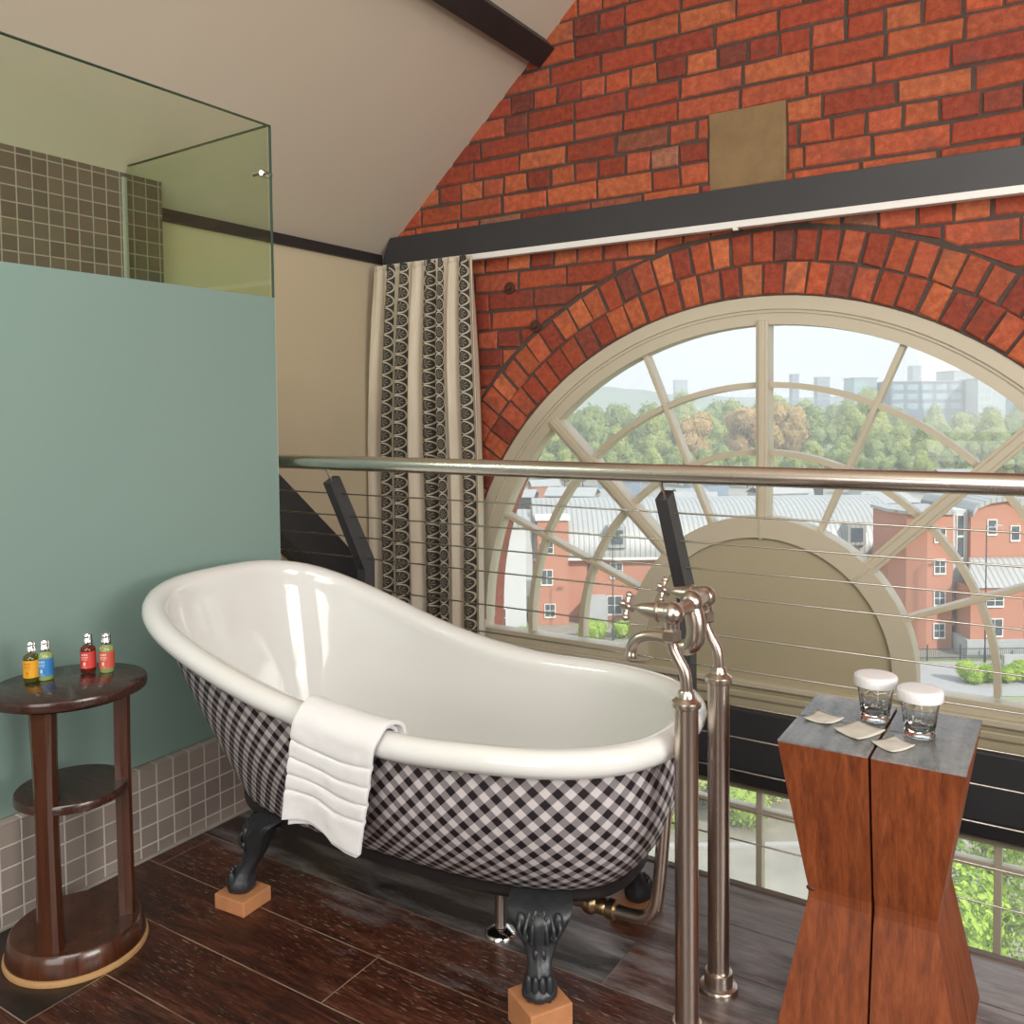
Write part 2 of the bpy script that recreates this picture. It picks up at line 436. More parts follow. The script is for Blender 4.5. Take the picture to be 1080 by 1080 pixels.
bm = NB(); box(bm, (XW-.1, YB, -.2), (XR, 2.03, 0)); struct('floor', bm, M['floor'])
bm = NB(); box(bm, (XW-.1, 2.03, -.22), (1.6, 2.052, .004), .003); struct('trim_1', bm, simple('floor edge nosing', (.10,.07,.05), .4, var=.2, vs=20))
bm = NB(); box(bm, (XW-.1, YB, ZL-.1), (XR, YW, ZL)); struct('floor_lower', bm, simple('lower floor', (.12,.08,.05), .5))
bm = NB(); box(bm, (XW-.12, YB, ZL), (XW, YW+.3, ZC+.02)); struct('wall_left', bm, M['plaster'])
bm = NB(); box(bm, (XR, YB, ZL), (XR+.1, YW+.3, ZC+.02)); struct('wall_right', bm, M['plaster'])
bm = NB(); prism(bm, [(XW-.1,YB,ZL),(XR+.1,YB,ZL),(XR+.1,YB,ZC),(RX,YB,RZ),(XW-.1,YB,ZC)], (0,-.1,0)); struct('wall_back', bm, M['plaster'])
bm = NB()
prism(bm, [(XW-.12,YB-.1,ZC-.107),(XW-.12,YB-.1,ZC+.1),(RX,YB-.1,RZ+.2),(RX,YB-.1,RZ)], (0, YW+.35-YB+.1, 0))
prism(bm, [(RX,YB-.1,RZ),(RX,YB-.1,RZ+.2),(XR+.12,YB-.1,ZC+.1),(XR+.12,YB-.1,ZC-.107)], (0, YW+.35-YB+.1, 0))
struct('ceiling', bm, M['ceiling'])

# ---- brick window wall
WC = Vector((-.990, .1885)); RO = 1.378        # centre (x, z) and radius of the arch
def clip(poly, n, d):
    out = []
    for i in range(len(poly)):
        a, b = poly[i], poly[(i+1) % len(poly)]
        da, db = a[0]*n[0]+a[1]*n[1]-d, b[0]*n[0]+b[1]*n[1]-d
        if da >= 0: out.append(a)
        if da*db < 0:
            t = da/(da-db); out.append((a[0]+(b[0]-a[0])*t, a[1]+(b[1]-a[1])*t))
    return out
reds = [(.50,.105,.040),(.44,.085,.034),(.55,.14,.052),(.38,.068,.030),(.60,.17,.066),(.48,.11,.05),(.33,.06,.032),(.52,.12,.05)]
dk = [(.27,.06,.035),(.34,.11,.06),(.24,.06,.04),(.40,.17,.10)]
bm = NB(); CL = bm.loops.layers.float_color.new('brick_colour')
def brick(poly, y0):
    if len(poly) < 3: return
    ar = abs(sum(poly[i][0]*poly[(i+1)%len(poly)][1]-poly[(i+1)%len(poly)][0]*poly[i][1] for i in range(len(poly)))/2)
    if ar < .0008: return
    c = random.choice(reds) if random.random() > .07 else random.choice(dk)
    k = random.uniform(.82, 1.15); c = (c[0]*k, c[1]*k, c[2]*k, 1)
    cx = sum(p[0] for p in poly)/len(poly); cz = sum(p[1] for p in poly)/len(poly)
    pj = [(p[0]+random.uniform(-.0036,.0036), p[1]+random.uniform(-.0036,.0036)) for p in poly]
    ins = [(p[0]+(cx-p[0])*min(.5,.005/max(.01,abs(cx-p[0]))), p[1]+(cz-p[1])*min(.5,.005/max(.01,abs(cz-p[1])))) for p in pj]
    yf = y0 + random.uniform(-.002, .003); tl = random.uniform(-.002,.002)
    A = [bm.verts.new((p[0], YW+.012, p[1])) for p in pj]; B = [bm.verts.new((p[0], yf+.005, p[1])) for p in pj]
    Cc = [bm.verts.new((p[0], yf+tl*(p[0]-cx)*8, p[1])) for p in ins]
    fs = [bm.faces.new(Cc)]
    n = len(A)
    for i in range(n):
        j = (i+1) % n
        fs.append(bm.faces.new((B[i], B[j], Cc[j], Cc[i]))); fs.append(bm.faces.new((A[i], A[j], B[j], B[i])))
    for f in fs:
        f.material_index = 1
        for lp in f.loops: lp[CL] = c
CH = .0842; BL = .236; JT = .010
ST = (-1.188, 1.988, -.897, 2.268)       # stone block rectangle
z = 2.268 - 60*CH - .005; ci = 0
while z < 5.2:
    hdr = ci % 4 == 2
    L_ = BL/2 if hdr else BL
    x = XW - random.uniform(0, .2) if not hdr else XW - random.uniform(0,.1)
    if z < ZC + 3.2:
        while x < 2.4:
            l = L_*random.uniform(.93, 1.06)
            if not hdr and random.random() < .12: l = BL/2
            if z < 3.1 or True:
                p = [(x+JT/2, z+JT/2), (x+l-JT/2, z+JT/2), (x+l-JT/2, z+CH-JT/2), (x+JT/2, z+CH-JT/2)]
                ctr = Vector((x+l/2, z+CH/2)); dv = ctr-WC
                ok = True
                if ctr.y > WC.y-.02:
                    r = dv.length; n = dv/r
                    if r < 1.75: p = clip(p, n, n.dot(WC)+1.632)
                else:
                    if x+l > WC.x-RO and x < WC.x+RO:
                        if ctr.x < WC.x-RO: p = clip(p, (-1,0), -(WC.x-RO-.005))
                        elif ctr.x > WC.x+RO: p = clip(p, (1,0), WC.x+RO+.005)
                        else: ok = False
                if ok and x+l > ST[0] and x < ST[2] and z+CH/2 > ST[1] and z+CH/2 < ST[3]:
                    if x < ST[0]-.02: p = clip(p, (-1,0), -(ST[0]-.006))
                    elif x+l > ST[2]+.02: p = clip(p, (1,0), ST[2]+.006)
                    else: ok = False
                if ok and p and z < ZC+SL*(ctr.x-XW)+.15: brick(p, YW)
            x += l
    z += CH; ci += 1
# two rings of headers round the arch
for r0, n in ((RO+.006, 56), (RO+.124, 61)):
    for i in range(n):
        a0 = pi*i/n - .004; a1 = pi*(i+1)/n - .004
        g = .0055/r0; r1 = r0+.112
        a0 += g+random.uniform(-.002,.002); a1 -= g
        j = random.uniform(-.003,.003)
        p = [(WC.x+r*cos(a), WC.y+r*sin(a)) for r, a in ((r0+j,a0),(r1+j,a0),(r1+j,(a0+a1)/2),(r1+j,a1),(r0+j,a1))]
        brick(p[:2]+p[3:], YW-.001)
# mortar bed with the arched opening and its deep reveal
NS = 64
arc = [(WC.x+RO*cos(pi*i/NS), WC.y+RO*sin(pi*i/NS)) for i in range(NS+1)]
def face(pts, mi=0):
    f = bm.faces.new([bm.verts.new(p) for p in pts]); f.material_index = mi
    for lp in f.loops: lp[CL] = (.5,.11,.05,1)
YM = YW+.007; ZT = 6.2; YO = YW+.34
for yy in (YM, YO):
    for i in range(NS):
        (xa, za), (xb, zb) = arc[i], arc[i+1]
        face([(xa,yy,za),(xa,yy,ZT),(xb,yy,ZT),(xb,yy,zb)])
    face([(arc[0][0],yy,ZL),(XR+.1,yy,ZL),(XR+.1,yy,ZT),(arc[0][0],yy,ZT)]); face([(XW-.1,yy,ZL),(arc[-1][0],yy,ZL),(arc[-1][0],yy,ZT),(XW-.1,yy,ZT)])
    face([(arc[-1][0],yy,ZL),(arc[0][0],yy,ZL),(arc[0][0],yy,-1.75),(arc[-1][0],yy,-1.75)])
pl = [(arc[0][0], -1.75)]+arc+[(arc[-1][0], -1.75)]
for i in range(len(pl)):
    a, b = pl[i], pl[(i+1) % len(pl)]
    face([(a[0],YM,a[1]),(b[0],YM,b[1]),(b[0],YO,b[1]),(a[0],YO,a[1])], 1)
wf = struct('wall_front', bm, [M['mortar'], M['brick']])

# stone block and bolts set in the wall
t = empty('stone_block', (-1.04, YW, 2.13), 'square brown sandstone block set in the red brick above the dark beam', 'stone block')
bm = NB(); box(bm, (ST[0], YW-.004, ST[1]-.01), (ST[2], YW+.03, ST[3]), .006)
bmesh.ops.subdivide_edges(bm, edges=bm.edges[:], cuts=3, use_grid_fill=True)
for v in bm.verts: v.co.y += noise.noise(v.co*22)*.004; v.co.x += noise.noise(v.co*30)*.004
build('stone_face', bm, M['sandstone'], t, world=True)
for (x, z), w_ in (((-2.097,1.685), 'upper rusty bolt head in the brickwork beside the curtain'), ((-1.967,1.511), 'lower rusty bolt head in the brickwork at the edge of the arch')):
    t = empty('wall_bolt', (x, YW, z), w_, 'bolt', 'rusty bolts in the brick wall')
    bm = NB(); lathe(bm, [(.024,.004),(.027,-.004),(.025,-.008),(.0,-.008)], (0,0,0), (0,1,0), 20); build('washer', bm, M['rust'], t, True, angle=35)
    bm = NB(); lathe(bm, [(.013,-.006),(.0135,-.018),(.010,-.022),(0,-.022)], (0,0,0), (0,1,0), 6); build('bolt_head', bm, M['rust'], t)

# ---- dark timbers
zc = lambda x: ZC + SL*(x-XW)
t = empty('ceiling_beam', (-1, 3.24, 1.842), 'long charcoal timber beam across the brick wall above the arched window', 'beam')
bm = NB(); prism(bm, [(XW+.045,3.24,1.842),(2.4,3.24,1.842),(2.4,3.24,1.968),(XW+.085,3.24,1.968),(XW+.045,3.24,1.892)], (0,.05,0), .003); build('beam_timber', bm, M['charcoal'], t, world=True)
t = empty('curtain_track', (-1, 3.24, 1.83), 'slim white curtain track under the charcoal beam', 'curtain track')
bm = NB(); box(bm, (XW+.05, 3.222, 1.815), (2.4, 3.262, 1.8405), .003); build('track_rail', bm, M['white'], t, world=True)
for x in (-1.065, -2.307):
    bm = NB(); box(bm, (x-.009, 3.224, 1.806), (x+.009, 3.24, 1.816), .002); build('track_stop', bm, M['white'], t, world=True)
bm = NB(); box(bm, (XW-.002, 2.03, 1.852), (XW+.02, YW-.03, 1.897), .003); o = build('trim_2', bm, M['black']); o['kind'] = 'structure'
bm = NB()
d = Vector((1,0,SL)).normalized(); nn = Vector((SL,0,-1)).normalized(); pc = Vector((-1.94, 0, zc(-1.94)))
obox(bm, (pc.x+nn.x*.03, (YB+YW)/2, pc.z+nn.z*.03), d, (0,1,0), nn, .05, (YW-YB)/2-.004, .036, .004)
t = build('ceiling_purlin', bm, M['black']); tag(t, 'dark narrow timber crossing the sloping ceiling at the top', 'beam')
bm = NB(); prism(bm, [(XW+.004,1.95,1.44),(XW+.004,3.10,.417),(XW+.004,3.10,.117),(XW+.004,1.95,1.13)], (.035,0,0), .003)
t = build('diagonal_brace', bm, M['charcoal']); tag(t, 'wide dark board sloping down the left wall behind the railing', 'beam')
bm = NB(); prism(bm, [(XW+.006,2.2,.955),(XW+.006,3.09,.19),(XW+.006,3.09,.12),(XW+.006,2.2,.895)], (.045,0,0), .003)
build('edge_batten', bm, M['black'], t)

# ================================================================== WINDOWS
YF = 3.305
def arcband(bm, r0, r1, y0, y1, a0=0, a1=pi, n=64, c=WC):
    P = []
    for i in range(n+1):
        a = a0+(a1-a0)*i/n
        P.append([bm.verts.new((c.x+r*cos(a), y, c.y+r*sin(a))) for r, y in ((r0,y0),(r1,y0),(r1,y1),(r0,y1))])
    for i in range(n):
        for k in range(4): bm.faces.new((P[i][k], P[i][(k+1)%4], P[i+1][(k+1)%4], P[i+1][k]))
    if abs(a1-a0) < 2*pi-.001:
        bm.faces.new(P[0][::-1]); bm.faces.new(P[-1])
win = empty('window_1', (WC.x, YF, WC.y)); win['kind'] = 'structure'
bm = NB()
arcband(bm, RO-.05, RO-.001, YF-.002, YF+.09); arcband(bm, RO-.062, RO-.05, YF+.006, YF+.09); arcband(bm, 1.272, RO-.062, YF+.012, YF+.085)
for s in (-1, 1):
    box(bm, (WC.x+s*1.325-.05, YF, .09), (WC.x+s*1.325+.05, YF+.085, WC.y), .004)
build('arched_frame', bm, M['frame'], win, True, True, 30)
bm = NB()
box(bm, (WC.x-1.34, YF+.012, .10), (WC.x+1.34, YF+.085, .152), .004); box(bm, (WC.x-1.34, YF-.012, .078), (WC.x+1.34, YF+.085, .102), .005)
build('window_sill', bm, M['frame'], win, world=True)
def bar(bm, a, r0, r1, w, y0, y1):
    ca, sa = cos(a), sin(a)
    dv = Vector((ca,0,sa)); nv = Vector((-sa,0,ca))
    c = Vector((WC.x,(y0+y1)/2,WC.y)) + dv*(r0+r1)/2
    obox(bm, c, dv, (0,1,0), nv, (r1-r0)/2, (y1-y0)/2, w/2, min(.004, w*.2))
for dg, w in ((22.5,.020),(45,.052),(67.5,.020),(90,.046),(112.5,.020),(135,.052),(157.5,.020)):
    bm = NB(); thick = w > .03
    bar(bm, radians(dg), .50, 1.29, w, YF+(.004 if thick else .028), YF+.085)
    if thick: bar(bm, radians(dg), .50, 1.29, w*.5, YF-.004, YF+.02)
    build('glazing_bar', bm, M['frame'], win, world=True)
for r in (1.047, .79):
    bm = NB(); arcband(bm, r-.011, r+.011, YF+.0315, YF+.084, -.03, pi+.03, 72); build('curved_glazing_bar', bm, M['frame'], win, True, True, 30)
bm = NB(); arcband(bm, .468, .547, YF-.008, YF+.088, -.15, pi+.15, 56)
for a in (45, 90, 135):      # joints of the hub mouldings
    bar(bm, radians(a), .462, .552, .01, YF-.012, YF+.0)
build('hub_moulding', bm, M['frame'], win, True, True, 30)
bm = NB()
vs = [bm.verts.new((WC.x+.475*cos(-.25+(pi+.5)*i/56), YF+.01, WC.y+.475*sin(-.25+(pi+.5)*i/56))) for i in range(57)]
f = bm.faces.new(vs); r = bmesh.ops.extrude_face_region(bm, geom=[f]); 
for v in r['geom']:
    if isinstance(v, bmesh.types.BMVert): v.co.y += .06
build('hub_panel', bm, M['olive'], win, world=True)
bm = NB(); a_ = [(WC.x+1.30*cos(pi*i/48), WC.y+1.30*sin(pi*i/48)) for i in range(49)]
vs = [bm.verts.new((x, YF+.055, z)) for x, z in [(WC.x+1.30, .12)]+a_+[(WC.x-1.30, .12)]]; bm.faces.new(vs)
build('pane', bm, M['pane'], win, world=True)
bm = NB(); box(bm, (WC.x-RO+.01, YF+.012, -.30), (WC.x+RO-.01, YF+.07, .095)); box(bm, (WC.x-RO+.01, YF-.004, .030), (WC.x+RO-.01, YF+.02, .060), .008)
build('apron_panel', bm, M['olive'], win, world=True)
t = empty('window_beam', (-1, 3.24, -.28), 'wide charcoal timber beam below the arched window, behind the railing cables', 'beam')
bm = NB(); box(bm, (XW+.01, 3.235, -.225), (2.4, 3.285, .005), .004); build('beam_face', bm, M['charcoal'], t, world=True)
bm = NB(); box(bm, (XW+.01, 3.242, -.282), (2.4, 3.285, -.228), .003); build('lower_batten', bm, M['black'], t, world=True)

w2 = empty('window_2', (WC.x, 3.34, -1)); w2['kind'] = 'structure'
bm = NB(); box(bm, (WC.x-RO+.005, 3.315, -.335), (WC.x+RO-.005, 3.37, -.27), .003); box(bm, (WC.x-RO+.005, 3.315, -1.75), (WC.x+RO-.005, 3.37, -1.66), .003)
for s in (-1, 1): box(bm, (WC.x+s*(RO-.03)-.025, 3.315, -1.75), (WC.x+s*(RO-.03)+.025, 3.37, -.29), .003)
build('window_frame', bm, M['frame'], w2, world=True)
for x in (-1.80, -1.0, -.19):
    bm = NB(); box(bm, (x-.012, 3.32, -1.7), (x+.012, 3.365, -.30), .003); build('mullion', bm, M['frame'], w2, world=True)
for z in (-.375-.04, -.80, -1.2):
    bm = NB(); box(bm, (WC.x-RO+.02, 3.325, z-.013), (WC.x+RO-.02, 3.362, z+.013), .003); build('transom', bm, M['frame'], w2, world=True)
bm = NB(); bm.faces.new([bm.verts.new(p) for p in ((WC.x-RO+.02,3.345,-1.72),(WC.x+RO-.02,3.345,-1.72),(WC.x+RO-.02,3.345,-.29),(WC.x-RO+.02,3.345,-.29))]); build('pane', bm, M['pane'], w2, world=True)

# ================================================================== CURTAIN
t = empty('curtain', (-2.5, 3.17, 1.81), 'cream curtain with black medallion stripes hanging beside the arched window', 'curtain')
bm = NB()
def cx(s, v):   # v: 0 at the top, 1 at the bottom
    zz = 1.812 - v*2.35
    xl = -2.762 - .045*min(1, v*3)
    xr = -2.208 + .03*min(1, v*2.2)
    return xl + (xr-xl)*s, zz
def cpos(s, v):
    x, z = cx(s, v)
    cr = [-.07,.035,.165,.305,.44,.575,.695,.80,.91,1.03]
    i_ = max(0, min(len(cr)-2, sum(1 for q in cr if q <= s)-1))
    ph = 2*pi*(i_+(s-cr[i_])/(cr[i_+1]-cr[i_])) + pi*1.5
    am = .024 + .022*min(1, v*5)
    if v < .09: am *= .75 + .25*(v/.09)
    y = 3.165 + am*(1-2*sqrt(max(0,(1-sin(ph))/2))) + .005*sin(2.3*ph+1) + .012*v*sin(7*s+4*v)
    x += .006*v*sin(9*v+6*s)
    if v < .10:
        k = (1-v/.10); y += .006*k*sin(2*ph)
    return Vector((x, y, z))
NU, NV = 200, 90
grid(bm, NU, NV, cpos, uv=lambda i, j: (i/(NU-1), (j/(NV-1))*2.35))
o = build('curtain_cloth', bm, M['curtain'], t, True, True)
so = o.modifiers.new('thickness', 'SOLIDIFY'); so.thickness = .003
bm = NB()
grid(bm, 120, 3, lambda s, v: cpos(s, v*.006) + Vector((0, -.004, .012*(1-v))), uv=lambda i, j: (i/119, 0))
o = build('heading_tape', bm, M['curtain'], t, True, True); so = o.modifiers.new('thickness', 'SOLIDIFY'); so.thickness = .003

# ================================================================== SHOWER
GX, GY, GT, GF = -2.03, 1.862, 2.0, 1.493
t = empty('shower_kerb', (-2.03, 1, 0), 'low taupe mosaic tiled kerb under the frosted shower glass', 'kerb')
def kerb_part(n, lo, hi, m): 
    b = NB(); box(b, lo, hi, .002); build(n, b, m, t, world=True)
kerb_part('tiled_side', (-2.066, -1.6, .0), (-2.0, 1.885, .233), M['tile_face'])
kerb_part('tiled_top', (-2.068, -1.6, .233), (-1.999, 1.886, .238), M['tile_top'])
kerb_part('tiled_return', (-2.738, 1.83, 0), (-2.066, 1.885, .233), simple('taupe tile return', (.2,.16,.13), .4))
bm = NB(); box(bm, (-2.0, -1.6, .0), (-1.992, 1.88, .008), .002); build('sealant_bead', bm, simple('grey sealant', (.35,.32,.28), .7), t, world=True)
t = empty('shower_screen', (GX, 1, .238), 'tall green glass shower screen, frosted below and clear at the top', 'shower screen')
def glasspane(n, lo, hi, m):
    b = NB(); box(b, lo, hi); return build(n, b, m, t, world=True)
def sheet(n, pts, m):
    b = NB(); b.faces.new([b.verts.new(p) for p in pts]); return build(n, b, m, t, world=True)
glasspane('frosted_pane', (GX-.005, -1.5, .24), (GX+.005, GY, GF), M['frost'])
sheet('clear_pane', [(GX,-1.5,GF),(GX,GY-.004,GF),(GX,GY-.004,GT),(GX,-1.5,GT)], M['clear'])
glasspane('frosted_return', (-2.738, GY-.012, .24), (GX-.006, GY-.002, GF), M['frost'])
sheet('clear_return', [(GX-.006,GY-.007,GF),(-2.738,GY-.007,GF),(-2.738,GY-.007,1.960),(-2.712,GY-.007,1.985),(-2.712,GY-.007,GT-.014),(GX-.006,GY-.007,GT)], M['clear'])
b = NB(); box(b, (GX-.005,-1.5,GT), (GX+.005,GY,GT+.003)); prism(b, [(-2.710,GY-.012,GT-.013),(GX-.005,GY-.012,GT),(GX-.005,GY-.012,GT+.003),(-2.710,GY-.012,GT-.010)], (0,.010,0)); box(b, (GX-.004,GY-.002,GF), (GX+.004,GY+.001,GT)); build('polished_edge', b, M['edge'], t, world=True)
b = NB(); box(b, (GX-.0045,GY,.24), (GX+.0045,GY+.002,GF)); build('pale_edge', b, simple('pale green glass edge', (.42,.60,.53), .2), t, world=True)
b = NB(); box(b, (-2.7395,GY-.016,.24), (-2.732,GY+.002,1.955), .002); build('wall_channel', b, simple('pale channel', (.30,.31,.27), .4), t, world=True)
b = NB(); lathe(b, [(.010,-.012),(.012,-.010),(.012,.022),(.010,.026),(0,.026)], (GX-.022,GY-.007,1.863), (0,1,0), 18); lathe(b, [(.008,0),(.008,.03),(0,.03)], (GX-.05,GY-.02,1.863), (1,0,0), 14); build('glass_clamp', b, M['chrome'], t, True, True, 40)
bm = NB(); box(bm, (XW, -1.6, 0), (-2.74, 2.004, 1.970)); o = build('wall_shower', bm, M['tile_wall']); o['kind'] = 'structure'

# ================================================================== RAILING
t = empty('railing', (-1, 2.05, 0), 'steel cable balustrade with round handrail and dark kinked posts', 'railing')
bm = NB(); tube(bm, [(XW+.005,1.92,.998),(-1.5,1.92,.998),(0,1.92,.998),(1.5,1.92,.998)], .0218, 28); build('handrail', bm, M['steel'], t, True, True, 40)
def slant(z): return 2.1 if z < .665 else 1.95 + (.945-z)*(.15/.28)
for X in (-1.892, -.815):
    bm = NB(); hw, dp = .0155, .046
    prof = [(1.95-dp/2*.9, .935), (1.95+dp/2*.9, .955), (2.1+dp/2, .68), (2.1+dp/2, -.2), (2.1-dp/2, -.2), (2.1-dp/2, .65)]
    prism(bm, [(X-hw, y, z) for y, z in prof], (2*hw,0,0), .002)
    p = build('post', bm, M['charcoal'], t, world=True)
    bm = NB(); tube(bm, [(X,1.955,.935),(X,1.925,.985)], .0045, 10); build('rail_pin', bm, M['steel'], t, True, True, 40)
    bm = NB(); box(bm, (X-.03, 2.054, -.19), (X+.03, 2.078, -.06), .003); build('fixing_plate', bm, M['charcoal'], t, world=True)
for z in (.900,.827,.757,.684,.584,.504,.415,.336,.253,.160,.079):
    bm = NB(); tube(bm, [(XW+.005,slant(z),z),(1.5,slant(z),z)], .0021, 8); build('cable', bm, M['cable'], t, True, True)
    bm = NB()

# ================================================================== BATH
bath = empty('bathtub', (-1.26, 1.56, 0), 'freestanding white slipper bathtub with black and white gingham sides on dark claw feet', 'bathtub')
RP = [-1.2628, 1.5556, 0.6381, 0.314, 2.506, 2.8977, 0.0492, 0.1178, 0.8933]; ZS = [0.5268, 0.5232, 0.5196, 0.5594, 0.6331, 0.7192]
def herm(ys, x):
    n = len(ys)-1; x = min(max(x, 0), 1)*n; i = min(int(x), n-1); t_ = x-i
    m = lambda k: (ys[min(k+1,n)]-ys[max(k-1,0)])/(1 if k in (0, n) else 2)
    return (2*t_**3-3*t_**2+1)*ys[i]+(t_**3-2*t_**2+t_)*m(i)+(-2*t_**3+3*t_**2)*ys[i+1]+(t_**3-t_**2)*m(i+1)
def rim(th, k=1.0, da=0.0):
    """rim centre line; th angle; da shrinks (-) or grows (+) the plan by metres"""
    xc, yc, a, b, n, nh, rot, w0, w1 = RP
    c, s = cos(th), sin(th); e = 2/(n if c > 0 else nh)
    sg = lambda v: (1 if v > 0 else -1 if v < 0 else 0)
    x = a*sg(c)*abs(c)**e; y = b*sg(s)*abs(s)**e
    u = (a-x)/(2*a); y *= (1+w0*(u-.5)+w1*(u-.5)**2)
    z = herm(ZS, u)
    x *= (a+da)/a; y *= (b+da)/b
    return Vector((xc+x*cos(rot)-y*sin(rot), yc+x*sin(rot)+y*cos(rot), z))
NT = 120
# even angles by arc length
TH = [2*pi*i/720 for i in range(721)]; LEN = [0]
for i in range(720): LEN.append(LEN[-1]+(rim(TH[i+1])-rim(TH[i])).length)
def th_at(q):
    q *= LEN[-1]; lo, hi = 0, 720
    while hi-lo > 1:
        m_ = (lo+hi)//2
        if LEN[m_] <= q: lo = m_
        else: hi = m_
    return TH[lo]+(TH[hi]-TH[lo])*((q-LEN[lo])/max(1e-9, LEN[hi]-LEN[lo]))
THN = [th_at(i/NT) for i in range(NT)]
BZ = .206
BCX, BCY = -1.255, 1.603
def base_pt(th, grow=0):
    c, s = cos(th), sin(th); sg = lambda v: (1 if v > 0 else -1 if v < 0 else 0)
    # direction follows the rim so walls do not twist
    p = rim(th); 
    x = .515*sg(c)*abs(c)**.70; y = .222*sg(s)*abs(s)**.70
    x += grow*c; y += grow*s
    r_ = .035
    return Vector((BCX+x*cos(r_)-y*sin(r_), BCY+x*sin(r_)+y*cos(r_), BZ))
def outward(th):
    a, b = rim(th-.02), rim(th+.02); t_ = (b-a); t_.z = 0; t_.normalize()
    return Vector((t_.y, -t_.x, 0))
RR = .026
NVS = 18
def shell_pt(th, v):
    p = rim(th) - outward(th)*.012; p.z -= RR*.75
    q = base_pt(th)
    kf = min(1, max(0, (cos(th)+.55)/.9)); kf = kf*kf*(3-2*kf); w_ = .10*v + .90*(kf*v**3.0 + (1-kf)*v**1.12)
    q.z = BZ+.012; r = p.lerp(q, w_); r.z = p.z + (q.z-p.z)*v
    return r
# basin: inside surface + rolled rim, one continuous skin
bm = NB(); rows = []
for th in THN:
    p = rim(th); o_ = outward(th); q = base_pt(th, -.035); q.z = BZ+.045
    col = []
    for k in range(0, 11):                                  # roll: from under the outer lip over the top to the inside
        a = radians(-75 + 25.5*k)
        wx = RR*(1.0 if cos(a) > 0 else 1.25)
        col.append(p + o_*cos(a)*wx + Vector((0,0,1))*sin(a)*RR)
    pin = p - o_*(RR*1.28) - Vector((0,0,.012))
    for k in range(1, 13):
        v = k/12
        e = v**1.25
        sv = v*.80; sp0 = shell_pt(th, sv) - o_*(.010+.012*v); w_ = pin.lerp(sp0, min(1, v*2.5))
        if v > .7: w_ = w_.lerp(Vector((q.x, q.y, q.z)), ((v-.7)/.3)**2*.5)
        col.append(w_)
    rows.append(col)
V = [[bm.verts.new(p) for p in c] for c in rows]
for i in range(NT):
    for j in range(len(rows[0])-1):
        bm.faces.new((V[i][j], V[(i+1)%NT][j], V[(i+1)%NT][j+1], V[i][j+1]))
bm.faces.new([V[i][-1] for i in range(NT)])
o = build('basin', bm, M['enamel'], bath, True, True)
# outer shell with the gingham wrap, u along the girth, v down the side
bm = NB(); uvl = bm.loops.layers.uv.verify()
SV = 1.0
pts = [[shell_pt(th, SV*j/NVS) for j in range(NVS+1)] for th in THN]
V = [[bm.verts.new(p) for p in c] for c in pts]
uacc = [0.0]
mid = [shell_pt(th, .45) for th in THN+[THN[0]]]
for i in range(NT): uacc.append(uacc[-1]+(mid[i+1]-mid[i]).length)
vlen = []
for c in pts:
    a = [0.0]
    for j in range(NVS): a.append(a[-1]+(c[j+1]-c[j]).length)
    vlen.append([x - a[-1] for x in a])
for i in range(NT):
    for j in range(NVS):
        i2 = (i+1)%NT
        f = bm.faces.new((V[i][j], V[i2][j], V[i2][j+1], V[i][j+1]))
        for lp, (a, b, ua) in zip(f.loops, ((i,j,i),(i2,j,i+1),(i2,j+1,i+1),(i,j+1,i))): lp[uvl].uv = (uacc[ua], vlen[a][b])
build('outer_shell', bm, M['gingham'], bath, True, True)
bm = NB(); rows = []
for th in THN:
    c = [shell_pt(th, .985)+outward(th)*.002]
    for g_, dz in ((.004,.012),(.005,0),(.003,-.010)):
        q = base_pt(th, g_); q.z += dz; c.append(q)
    q = base_pt(th, -.012); q.z -= .018; c.append(q); q = base_pt(th, -.07); q.z -= .02; c.append(q); rows.append(c)
V = [[bm.verts.new(p) for p in c] for c in rows]
for i in range(NT):
    for j in range(5): bm.faces.new((V[i][j], V[(i+1)%NT][j], V[(i+1)%NT][j+1], V[i][j+1]))
bm.faces.new([V[i][-1] for i in range(NT)])
build('base_band', bm, M['band'], bath, True, True, 50)

